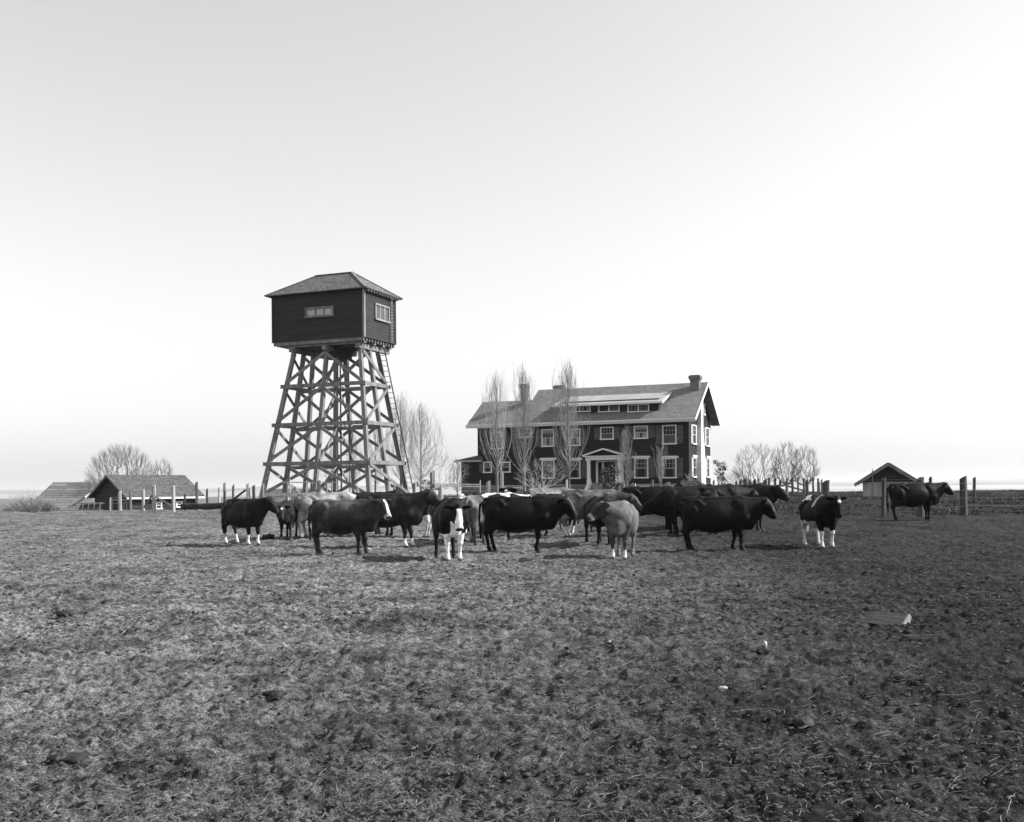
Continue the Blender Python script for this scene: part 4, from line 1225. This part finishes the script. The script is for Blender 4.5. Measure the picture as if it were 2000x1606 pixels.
MB().add([(V[e + j][0] + .002, V[e + j][1], V[e + j][2]) for j in range(n5)] + [(V[e + j][0] - .01, V[e + j][1], V[e + j][2]) for j in range(n5)], [tuple(range(n5))[::-1], tuple(range(n5, 2 * n5))] + [(j, (j + 1) % n5, n5 + (j + 1) % n5, n5 + j) for j in range(n5)]).build('cut_end', mat('cut_end_grain', .16, .26, 14, .9, .3), bl)
# ------------------------------------------------------------------ cattle
def smin(a, b, k):
    h = np.clip(.5 + .5 * (b - a) / k, 0, 1)
    return b * (1 - h) + a * h - k * h * (1 - h)

class Field:
    """signed distances on a grid, joined smoothly, then skinned as one continuous surface"""
    def __init__(s, lo, hi, h):
        s.h = h; s.lo = np.array(lo, float)
        s.n = np.ceil((np.array(hi) - s.lo) / h).astype(int) + 1
        s.F = np.full(s.n, .4, np.float32)
        s.ax = [s.lo[i] + h * np.arange(s.n[i]) for i in range(3)]
    def sub(s, lo, hi, pad):
        i0 = np.clip(np.floor((np.array(lo) - pad - s.lo) / s.h).astype(int), 0, s.n - 1)
        i1 = np.clip(np.ceil((np.array(hi) + pad - s.lo) / s.h).astype(int) + 1, 1, s.n)
        sl_ = tuple(slice(a, b) for a, b in zip(i0, i1))
        X = s.ax[0][sl_[0]][:, None, None]; Y = s.ax[1][sl_[1]][None, :, None]; Z_ = s.ax[2][sl_[2]][None, None, :]
        return sl_, X, Y, Z_
    def cap(s, p, q, r1, r2, k=.05, flat=None):
        p = np.array(p, float); q = np.array(q, float); rm = max(r1, r2)
        sl_, X, Y, Z_ = s.sub(np.minimum(p, q) - rm, np.maximum(p, q) + rm, .12)
        d = q - p; L2 = (d ** 2).sum() + 1e-9
        t = np.clip(((X - p[0]) * d[0] + (Y - p[1]) * d[1] + (Z_ - p[2]) * d[2]) / L2, 0, 1)
        D = np.sqrt((X - p[0] - t * d[0]) ** 2 + (Y - p[1] - t * d[1]) ** 2 + (Z_ - p[2] - t * d[2]) ** 2) - (r1 + (r2 - r1) * t)
        s.F[sl_] = smin(s.F[sl_], D, k)
    def ell(s, c, r, Mx=None, k=.05):
        c = np.array(c, float); r = np.array(r, float); rm = r.max()
        sl_, X, Y, Z_ = s.sub(c - rm, c + rm, .12)
        dx, dy, dz = X - c[0], Y - c[1], Z_ - c[2]
        if Mx is not None:
            M_ = np.array(Mx)      # columns are the ellipsoid's axes
            a = dx * M_[0, 0] + dy * M_[1, 0] + dz * M_[2, 0]
            b = dx * M_[0, 1] + dy * M_[1, 1] + dz * M_[2, 1]
            c_ = dx * M_[0, 2] + dy * M_[1, 2] + dz * M_[2, 2]
        else: a, b, c_ = dx, dy, dz
        k0 = np.sqrt((a / r[0]) ** 2 + (b / r[1]) ** 2 + (c_ / r[2]) ** 2)
        k1 = np.sqrt((a / r[0] ** 2) ** 2 + (b / r[1] ** 2) ** 2 + (c_ / r[2] ** 2) ** 2) + 1e-6
        D = k0 * (k0 - 1) / k1
        s.F[sl_] = smin(s.F[sl_], D, k)
    def mesh(s):
        Fv = s.F; n = s.n; c = n - 1
        acc = np.zeros(tuple(c) + (3,), np.float32); cnt = np.zeros(tuple(c), np.float32)
        cor = [(i, j, k) for i in (0, 1) for j in (0, 1) for k in (0, 1)]
        for a in cor:
            for axx in range(3):
                if a[axx]: continue
                b = list(a); b[axx] = 1
                fa = Fv[a[0]:a[0] + c[0], a[1]:a[1] + c[1], a[2]:a[2] + c[2]]
                fb = Fv[b[0]:b[0] + c[0], b[1]:b[1] + c[1], b[2]:b[2] + c[2]]
                mk = (fa < 0) != (fb < 0)
                t = np.where(mk, fa / np.where(mk, fa - fb, 1), 0)
                for w_ in range(3):
                    acc[..., w_] += np.where(mk, a[w_] + (t if w_ == axx else 0), 0)
                cnt += mk
        act = cnt > 0
        idx = np.full(tuple(c), -1, np.int64); idx[act] = np.arange(act.sum())
        I = np.argwhere(act)
        V = s.lo + s.h * (I + acc[act] / cnt[act][:, None])
        quads = []
        ins = Fv < 0
        for axx in range(3):
            o1, o2 = [(1, 2), (2, 0), (0, 1)][axx]
            A = [slice(1, -1)] * 3; A[axx] = slice(0, -1)
            B = [slice(1, -1)] * 3; B[axx] = slice(1, None)
            a, b = ins[tuple(A)], ins[tuple(B)]
            E = np.argwhere(a != b)
            sgn = a[tuple(E.T)]
            E = E + 1; E[:, axx] -= 1
            def g(d1, d2):
                P = E.copy(); P[:, o1] -= d1; P[:, o2] -= d2
                return idx[tuple(P.T)]
            q = np.stack([g(1, 1), g(0, 1), g(0, 0), g(1, 0)], 1)
            q[~sgn] = q[~sgn][:, ::-1]
            quads.append(q)
        return V, np.concatenate(quads)

def dirv(yaw, pitch):
    return np.array([math.cos(yaw) * math.cos(pitch), math.sin(yaw) * math.cos(pitch), math.sin(pitch)])

def cow(label, px, py, yaw, size=1.0, tone=0.0144, marks=(), neck=(0, 12), head=(0, -35), seed=0, h=.018, ears=0, horns=False, belly=1.0, udder=True, tail=0, mirror=False, sink=0, drop=.05, group='dairy cows standing in the pasture', wide=1.0):
    """yaw: heading in degrees, 0 = to the right of the picture, -90 = towards the viewer. neck, head: (sideways, up) in degrees"""
    r = random.Random(seed)
    Fd = Field((-1.25, -.95, -.02), (1.75, .95, 1.72), h)
    B = 1.0 * wide
    # trunk
    Fd.ell((.10, 0, .93), (.60, .30 * B, .35)); Fd.ell((-.10, 0, .845), (.55, .35 * B * belly, .355 * (1 + (belly - 1) * .5)), k=.09)
    Fd.ell((.48, 0, .91), (.29, .24 * B, .38), k=.08); Fd.ell((-.57, 0, 1.03), (.29, .22 * B, .25), k=.07)
    Fd.cap((-.76, 0, 1.225), (-.38, 0, 1.245), .07, .075, k=.06); Fd.cap((-.38, 0, 1.245), (.1, 0, 1.225), .07, .075, k=.06); Fd.cap((.1, 0, 1.225), (.5, 0, 1.235), .075, .08, k=.06)
    for s_ in (-1, 1):
        Fd.cap((-.44, s_ * .17 * B, 1.19), (-.36, s_ * .22 * B, 1.14), .045, .04, k=.10)          # hip bone
        Fd.ell((-.80, s_ * .11, 1.13), (.055, .05, .065), k=.05)                # pin bone
        Fd.cap((.40, s_ * .15 * B, 1.16), (.56, s_ * .19 * B, .86), .075, .11, k=.06); Fd.ell((.1, s_ * .2 * B, .86), (.36, .125, .25), k=.05)              # shoulder
    # legs: fore and hind, each with its own step
    st = [r.uniform(-.12, .12) for _ in range(4)]
    st[0] = .5 * st[0]; lat = [r.uniform(-.02, .05) for _ in range(4)]
    hoof = []
    for i, s_ in enumerate((-1, 1)):
        y0 = s_ * .155 * B; dx = st[i]; y1 = y0 + s_ * lat[i] * .6
        sh = np.array((.46, y0 * 1.05, .86)); el = np.array((.40 + dx * .15, y0, .68)); kn = np.array((.45 + dx * .6, y0 * .9, .40)); fe = np.array((.44 + dx, y1 * .9, .125)); ho_ = np.array((.475 + dx, y1 * .9, .045))
        Fd.cap(sh, el, .13, .105, k=.06); Fd.cap(el, kn, .092, .052, k=.03); Fd.ell(kn, (.06, .054, .068), k=.02)
        Fd.cap(kn, fe, .040, .034, k=.02); Fd.ell(fe, (.046, .042, .042), k=.02); Fd.cap(fe, ho_, .042, .052, k=.02); Fd.cap(ho_ + (-.015, 0, .0), ho_ + (.035, 0, -.022), .052, .036, k=.012)
        hoof.append(ho_)
        dx = st[2 + i]; y0 = s_ * .17 * B; y1 = y0 + s_ * lat[2 + i] * .6
        hp = np.array((-.54, y0 * .9, .98)); sf = np.array((-.44 + dx * .3, y0 * 1.05, .70)); hk = np.array((-.73 + dx * .8, y0 * .95, .50)); fe = np.array((-.66 + dx, y1 * .92, .125)); ho_ = np.array((-.62 + dx, y1 * .92, .045))
        Fd.cap(hp, sf, .17, .115, k=.06); Fd.cap(hp + (-.11, 0, 0), hk + (.05, 0, .20), .135, .085, k=.05); Fd.cap(hk + (.05, 0, .20), hk, .085, .056, k=.03); Fd.cap(sf, hk + (.02, 0, .04), .10, .05, k=.04); Fd.ell(hk, (.06, .042, .07), k=.02)
        Fd.cap(hk, fe, .044, .034, k=.02); Fd.ell(fe, (.046, .043, .045), k=.02); Fd.cap(fe, ho_, .04, .046, k=.02); Fd.cap(ho_ + (-.015, 0, .0), ho_ + (.035, 0, -.022), .052, .036, k=.012)
        hoof.append(ho_)
    if udder:
        Fd.ell((-.40, 0, .64), (.19, .135, .13), k=.03)
        for a in (-.48, -.34):
            for s_ in (-1, 1): Fd.cap((a, s_ * .06, .56), (a, s_ * .07, .47), .02, .015, k=.015)
    # neck, brisket, head
    ny, npi = R(neck[0]), R(neck[1])
    nb = np.array((.56, 0, 1.03)); nd = dirv(ny, npi); ne = nb + nd * .40 + np.array((.0, 0, .02))
    Fd.cap(nb, ne, .25, .155, k=.09); Fd.cap((.50, 0, 1.17), ne + (0, 0, .06), .11, .07, k=.08)
    Fd.cap((.62, 0, .78), nb + nd * .34 + (0, 0, -.16), .14, .10, k=.08); Fd.ell((.68, 0, .76), (.15, .12, .19), k=.07); Fd.cap((.70, 0, .62), nb + nd * .30 + (0, 0, -.24), .045, .035, k=.06)
    hy_, hp_ = R(neck[0] + head[0]), R(head[1])
    fx = dirv(hy_, hp_); fy = np.array((-math.sin(hy_), math.cos(hy_), 0)); fz = np.cross(fx, fy)
    Hm = np.stack([fx, fy, fz], 1); H0 = ne + nd * .05 + np.array((0, 0, .03))
    def hpnt(a, b, c): return H0 + fx * a * .88 + fy * b + fz * c
    Fd.ell(hpnt(.07, 0, -.01), (.15, .108, .135), Hm, k=.05)
    Fd.cap(hpnt(.10, 0, .02), hpnt(.38, 0, -.015), .108, .068, k=.04); Fd.ell(hpnt(.43, 0, -.035), (.06, .088, .068), Hm, k=.03)
    Fd.cap(hpnt(.05, 0, -.10), hpnt(.36, 0, -.075), .095, .062, k=.04); Fd.ell(hpnt(-.03, 0, .085), (.06, .06, .05), Hm, k=.03)
    eyes = []
    for s_ in (-1, 1):
        Fd.ell(hpnt(.145, s_ * .082, .05), (.045, .022, .03), Hm, k=.02)
        up = .03 * (1 if ears == 0 else ears)
        a0, a1 = hpnt(-.03, s_ * .09, .045), hpnt(-.045 - .03 * ears, s_ * .235, .045 - .05 * ears)
        ax_ = (a1 - a0) / np.linalg.norm(a1 - a0); az_ = np.cross(fx, ax_); az_ /= np.linalg.norm(az_); ax2 = np.cross(ax_, az_)
        Fd.ell((a0 + a1) / 2, (.135, .08, .028), np.stack([ax_, az_, ax2], 1), k=.02)
        if horns: Fd.cap(hpnt(-.03, s_ * .07, .10), hpnt(.03, s_ * .15, .17), .024, .012, k=.01)
        eyes.append(hpnt(.155, s_ * .098, .052))
    # tail
    t0 = np.array((-.80, 0, 1.215)); sw = tail
    pts = [t0, (-.90, sw * .02, 1.12), (-.925, sw * .06, .85), (-.90, sw * .1, .60)]
    for a, b in zip(pts, pts[1:]): Fd.cap(a, b, .028, .022, k=.02)
    Fd.cap((-.90, sw * .1, .62), (-.89, sw * .11, .36), .035, .022, k=.02)
    gx, gy, gz_ = Fd.ax      # slight unevenness of hide over bone and muscle
    f1_ = vnoise((gx * 3.3 + seed)[:, None, None] + gy[None, :, None] * 2.1, (gz_ * 3.3)[None, None, :] + gy[None, :, None] * 1.3)
    f2_ = vnoise((gx * 9 + seed * 3)[:, None, None] + gy[None, :, None] * 4, (gz_ * 6)[None, None, :] + gy[None, :, None] * 3)
    Fd.F += (f1_ * .022 + f2_ * .009) * np.clip((gz_ - .5) / .3, 0, 1)[None, None, :] * np.clip((.7 - np.abs(gx)) / .3, 0, 1)[:, None, None]
    V, Q = Fd.mesh()
    # coat colours, laid on in patches
    n_ = len(V); col = np.full(n_, float(tone))
    nz = vnoise(V[:, 0] * 4 + seed, V[:, 2] * 4 + V[:, 1] * 3) * .3
    hq = (V - H0) @ Hm; hq[:, 0] /= .88
    onhead = (hq[:, 0] > -.02) & (hq[:, 0] < .56) & (np.abs(hq[:, 1]) < .14) & (np.abs(hq[:, 2]) < .2)
    W_ = .62
    if tone > .02: col *= 1 + 1.3 * vnoise(V[:, 0] * 2.6 + seed * 3, V[:, 2] * 2.2 + V[:, 1] * 1.5) + .5 * vnoise(V[:, 0] * 7, V[:, 2] * 3 + seed)
    zz = V[:, 2] + nz * .12; low = V[:, 2] < .62
    fore = V[:, 0] > 0
    for mk in marks:
        if mk == 'blaze': col[onhead & (np.abs(hq[:, 1] + nz * .04) < .03 + .03 * np.clip((hq[:, 0] - .25) / .2, 0, 1)) & (hq[:, 2] > -.02)] = W_
        if mk == 'widebl': col[onhead & (np.abs(hq[:, 1] + nz * .05) < .062 + .04 * np.clip((hq[:, 0] - .2) / .2, -.3, 1)) & (hq[:, 2] > -.05) & (hq[:, 0] > .04)] = .8
        if mk == 'star': col[onhead & (np.hypot(hq[:, 1], hq[:, 0] - .1) < .045) & (hq[:, 2] > 0)] = W_
        if mk == 'muzzle': col[onhead & (hq[:, 0] > .36)] = .45
        if mk == 'greyface': gm = onhead & (hq[:, 2] > .01) & (np.abs(hq[:, 1] + nz * .08) < .055) & (hq[:, 0] < .34); col[gm] = np.maximum(col[gm], .05)
        if mk == 'socks': col[zz < .30] = W_
        if mk == 'hindsocks': col[(zz < .30) & ~fore] = W_
        if mk == 'foresocks': col[(zz < .22) & fore] = W_
        if mk == 'whitelegs': col[(zz < .58) & (V[:, 2] < .62)] = .72
        if mk == 'forewhite': col[(V[:, 0] > .5) & (np.abs(V[:, 1] + nz * .1) < .12) & (V[:, 2] < .86) & ~onhead] = .72
        if mk == 'forewhite': col[(zz < .60) & (V[:, 0] > .2) & (V[:, 0] < .75) & (np.abs(V[:, 1]) > .02)] = .72
        if mk == 'lowlegs': col[(V[:, 2] + nz * .5 < .42) & (V[:, 2] < .6)] = .6
        if mk == 'forelegs': col[(V[:, 2] < .6) & (V[:, 0] > 0)] = .72
        if mk == 'palelegs': col[V[:, 2] < .6] = col[V[:, 2] < .6] * 1.7
        if mk == 'belt': col[(V[:, 0] > .20 + nz * .5) & (V[:, 0] < .30 + nz * .5) & (V[:, 2] > 1.02)] = .42
        if mk == 'rumpwhite': col[(V[:, 0] < -.42 + nz) & (V[:, 2] > 1.16 + nz * .3)] = .7
        if mk == 'backspots': col[(V[:, 2] > 1.18) & (vnoise(V[:, 0] * 5 + 3, V[:, 1] * 5) > .05)] = .65
        if mk == 'bellywhite': col[(V[:, 2] < .68 + nz * .3) & (V[:, 0] < .4)] = .5
        if mk == 'darkhead': col[onhead] *= .55
        if mk == 'darkfront': col[(V[:, 0] > .3) & (V[:, 2] > .6)] *= np.clip(1.3 - (V[(V[:, 0] > .3) & (V[:, 2] > .6)][:, 0] - .3) * 1.8, .35, 1)
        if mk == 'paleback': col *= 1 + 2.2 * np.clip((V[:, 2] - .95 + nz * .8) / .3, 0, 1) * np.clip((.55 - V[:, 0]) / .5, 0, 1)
        if mk == 'switch': col[(V[:, 0] < -.86) & (V[:, 2] < .7)] = .7
        if mk == 'rump_pale': col[(V[:, 0] < -.2)] *= 1 + .5 * np.clip((-.2 - V[V[:, 0] < -.2][:, 0]) * 2, 0, 1)
    if udder:
        um = (V[:, 0] > -.62) & (V[:, 0] < -.2) & (np.abs(V[:, 1]) < .13) & (V[:, 2] < .64) & (V[:, 2] > .44) & ~((np.abs(V[:, 1]) > .11))
        col[um] = np.maximum(col[um], .14)
    if True:
        nose = onhead & (hq[:, 0] > .455) & (hq[:, 2] < .03) & (hq[:, 2] > -.05)
        col[nose] = .03
        nost = onhead & (hq[:, 0] > .44) & (np.abs(np.abs(hq[:, 1]) - .04) < .014) & (np.abs(hq[:, 2] - .0) < .016)
        col[nost] = .008
    for e_ in eyes: col[np.linalg.norm(V - e_, axis=1) < .026] = .006
    inner = (np.abs(hq[:, 1]) > .12) & (np.abs(hq[:, 1]) < .25) & (np.abs(hq[:, 0]) < .12) & (hq[:, 2] > -.08) & (hq[:, 2] < .12)
    col[V[:, 2] < .05] = .09
    dirty = (V[:, 2] < .22) & (col > .3); col[dirty] *= .45 + .55 * np.clip(V[dirty][:, 2] / .22, 0, 1)
    z_ = V[:, 2]; V[:, 2] = np.where(z_ < .6, z_ * (.6 - drop) / .6, z_ - drop)
    V = V * size
    g0 = ground_at(px, py)
    o = npmesh('cow', V, Q, M['coat'])
    me = o.data
    at_ = me.attributes.new('coat', 'FLOAT_COLOR', 'POINT')
    rgba = np.ones((n_, 4), np.float32); rgba[:, :3] = col[:, None]
    at_.data.foreach_set('color', rgba.ravel())
    # stand the middle of the hooves on the pixel's ground point
    fc = (hoof[0] + hoof[1] + hoof[2] + hoof[3]) / 4 * size
    c_, s_ = math.cos(R(yaw)), math.sin(R(yaw))
    X = g0.x - (fc[0] * c_ - fc[1] * s_); Y = g0.y - (fc[0] * s_ + fc[1] * c_)
    hz_ = [float(gz(X + (p[0] * c_ - p[1] * s_) * size, Y + (p[0] * s_ + p[1] * c_) * size)) for p in hoof]
    o.location = (X, Y, sum(hz_) / 4 - .012 - sink); o.rotation_euler = (0, 0, R(yaw))
    return tag(o, label, 'cow', group)

COWS = [
 dict(label='black cow with white socks and muddy legs, leftmost of the herd', px=474, py=1063, yaw=-42, size=.98, tone=0.0101, marks=('socks',), neck=(14, 22), head=(20, -42), seed=3),
 dict(label='small dark young cow facing the camera with its head low, second from the left', px=564, py=1051, yaw=-88, size=.86, tone=0.0158, marks=('greyface', 'star'), neck=(-2, -2), head=(6, -56), seed=5, udder=False),
 dict(label='pale cream cow mostly hidden behind the brown white-blazed one', px=637, py=1050, yaw=12, size=1.04, tone=0.26, marks=(), neck=(8, -8), head=(10, -40), seed=8),
 dict(label='dark brown cow with a white blaze and white muzzle, standing in front of the tower', px=667, py=1082, yaw=-20, size=1.0, tone=0.026, marks=('paleback', 'blaze', 'muzzle', 'palelegs'), neck=(-6, 16), head=(-18, -46), seed=12, belly=1.05, h=.016),
 dict(label='dark cow far behind the brown ones with its head raised below the tower ladder', px=705, py=1046, yaw=10, size=1.02, tone=0.0144, neck=(0, 22), head=(0, -18), seed=14),
 dict(label='black brown cow with white fetlocks between the blazed cow and the white-faced one', px=757, py=1068, yaw=-14, size=1.08, tone=0.0187, marks=('foresocks', 'greyface'), neck=(8, 26), head=(14, -34), seed=17),
 dict(label='thin dark cow whose legs show under the one with white fetlocks', px=795, py=1049, yaw=170, size=.98, tone=0.0130, marks=('bellywhite',), neck=(0, -20), head=(0, -45), seed=19),
 dict(label='black cow with a broad white face and white forelegs looking straight at the camera', px=878, py=1092, yaw=-77, size=1.02, tone=0.0056, marks=('widebl', 'forelegs', 'forewhite'), neck=(-2, 2), head=(4, -66), seed=22, h=.015, wide=1.0),
 dict(label='brown cow seen from behind between the white-faced cow and the big black one', px=925, py=1062, yaw=80, size=1.02, tone=.06, marks=('switch', 'rump_pale'), neck=(0, 0), head=(0, -30), seed=25, tail=.2),
 dict(label='dark cow with small white patches along its back behind the big black one', px=955, py=1056, yaw=8, size=1.04, tone=0.0115, marks=('backspots', 'hindsocks'), neck=(0, 6), head=(0, -35), seed=27),
 dict(label='large black cow broadside in the centre with one ear laid back', px=1007, py=1079, yaw=-6, size=1.05, tone=0.0051, marks=('greyface',), neck=(-2, 12), head=(-8, -48), seed=31, ears=1.2, belly=1.08, h=.016),
 dict(label='dark cow looking at the camera over the back of the large black one', px=1010, py=1040, yaw=-100, size=1.06, tone=0.0108, marks=('star',), neck=(-10, 18), head=(-4, -38), seed=33, horns=True),
 dict(label='pale fawn cow with lowered head showing above the large black back', px=1075, py=1037, yaw=35, size=1.06, tone=0.15, neck=(0, 6), head=(4, -40), seed=35),
 dict(label='black cow with white shins standing behind the forelegs of the large black one', px=1085, py=1045, yaw=-150, size=.96, tone=0.0056, marks=('hindsocks',), neck=(0, -10), head=(0, -45), seed=37),
 dict(label='fawn grey cow with white hind shins behind the turned-head one', px=1150, py=1048, yaw=-8, size=1.06, tone=.11, marks=('hindsocks', 'darkfront'), neck=(0, -2), head=(0, -40), seed=39),
 dict(label='black cow facing the camera half hidden behind the light brown one', px=1170, py=1063, yaw=-80, size=.98, tone=0.0056, marks=(), neck=(0, 0), head=(0, -40), seed=41),
 dict(label='light brown cow turning its pale muzzle to the left, front right of centre', px=1215, py=1088, yaw=-104, size=0.95, tone=0.085, marks=('muzzle', 'darkhead', 'foresocks', 'rump_pale'), neck=(-42, 14), head=(-10, -32), seed=44, belly=1.04, h=.016),
 dict(label='black cow with pale hind shins behind the right flank of the light brown one', px=1270, py=1036, yaw=-10, size=1.06, tone=0.0047, marks=('hindsocks',), neck=(0, 14), head=(0, -32), seed=46),
 dict(label='black cow lowering its head to the left behind the broad black one', px=1352, py=1046, yaw=176, size=1.08, tone=0.0061, marks=(), neck=(4, -26), head=(0, -34), seed=48),
 dict(label='dark cow facing away between the farmhouse end and the broad black one', px=1345, py=1032, yaw=60, size=1.18, tone=0.0056, neck=(0, 4), head=(0, -30), seed=50),
 dict(label='broad black cow standing sideways right of centre with a grey forehead', drop=.10, px=1396, py=1075, yaw=-7, size=1.05, tone=0.0047, marks=('greyface',), neck=(0, 10), head=(0, -48), seed=52, belly=1.1, h=.016),
 dict(label='black cow with one white hind shin behind the belly of the broad black one', px=1390, py=1040, yaw=4, size=1.1, tone=0.0115, marks=('hindsocks',), neck=(0, 0), head=(0, -40), seed=54),
 dict(label='dark cow with a bright forehead star behind the shoulder of the broad black one', px=1446, py=1036, yaw=-35, size=1.1, tone=0.0130, marks=('star',), neck=(0, 10), head=(-10, -34), seed=56, horns=True),
 dict(label='black and white patched cow facing the camera with white legs, near the right', px=1601, py=1068, yaw=-86, size=1.0, tone=0.0038, marks=('belt', 'rumpwhite', 'star', 'bellywhite', 'lowlegs'), neck=(0, 14), head=(10, -62), seed=58, h=.016),
 dict(label='solid black cow broadside by the right hand fence posts, farthest right', px=1782, py=1017, yaw=2, size=1.04, tone=0.0038, neck=(0, 16), head=(0, -36), seed=60),
]
for c_ in COWS: cow(**c_)

# ------------------------------------------------------------------ sea haze
m = bpy.data.materials.new('sea_haze'); m.use_nodes = True
n_ = m.node_tree.nodes; n_.remove(n_['Principled BSDF'])
pv = n_.new('ShaderNodeVolumePrincipled'); pv.inputs['Color'].default_value = g3(.92); pv.inputs['Density'].default_value = .85 / 8000
pv.inputs['Anisotropy'].default_value = .3
m.node_tree.links.new(pv.outputs[0], n_['Material Output'].inputs['Volume'])
hz = MB().box(-15000, 15000, -1000, 15000, -18, 75).build('haze', m)
tag(hz, kind='stuff', label='thin pale sea haze over the bay')
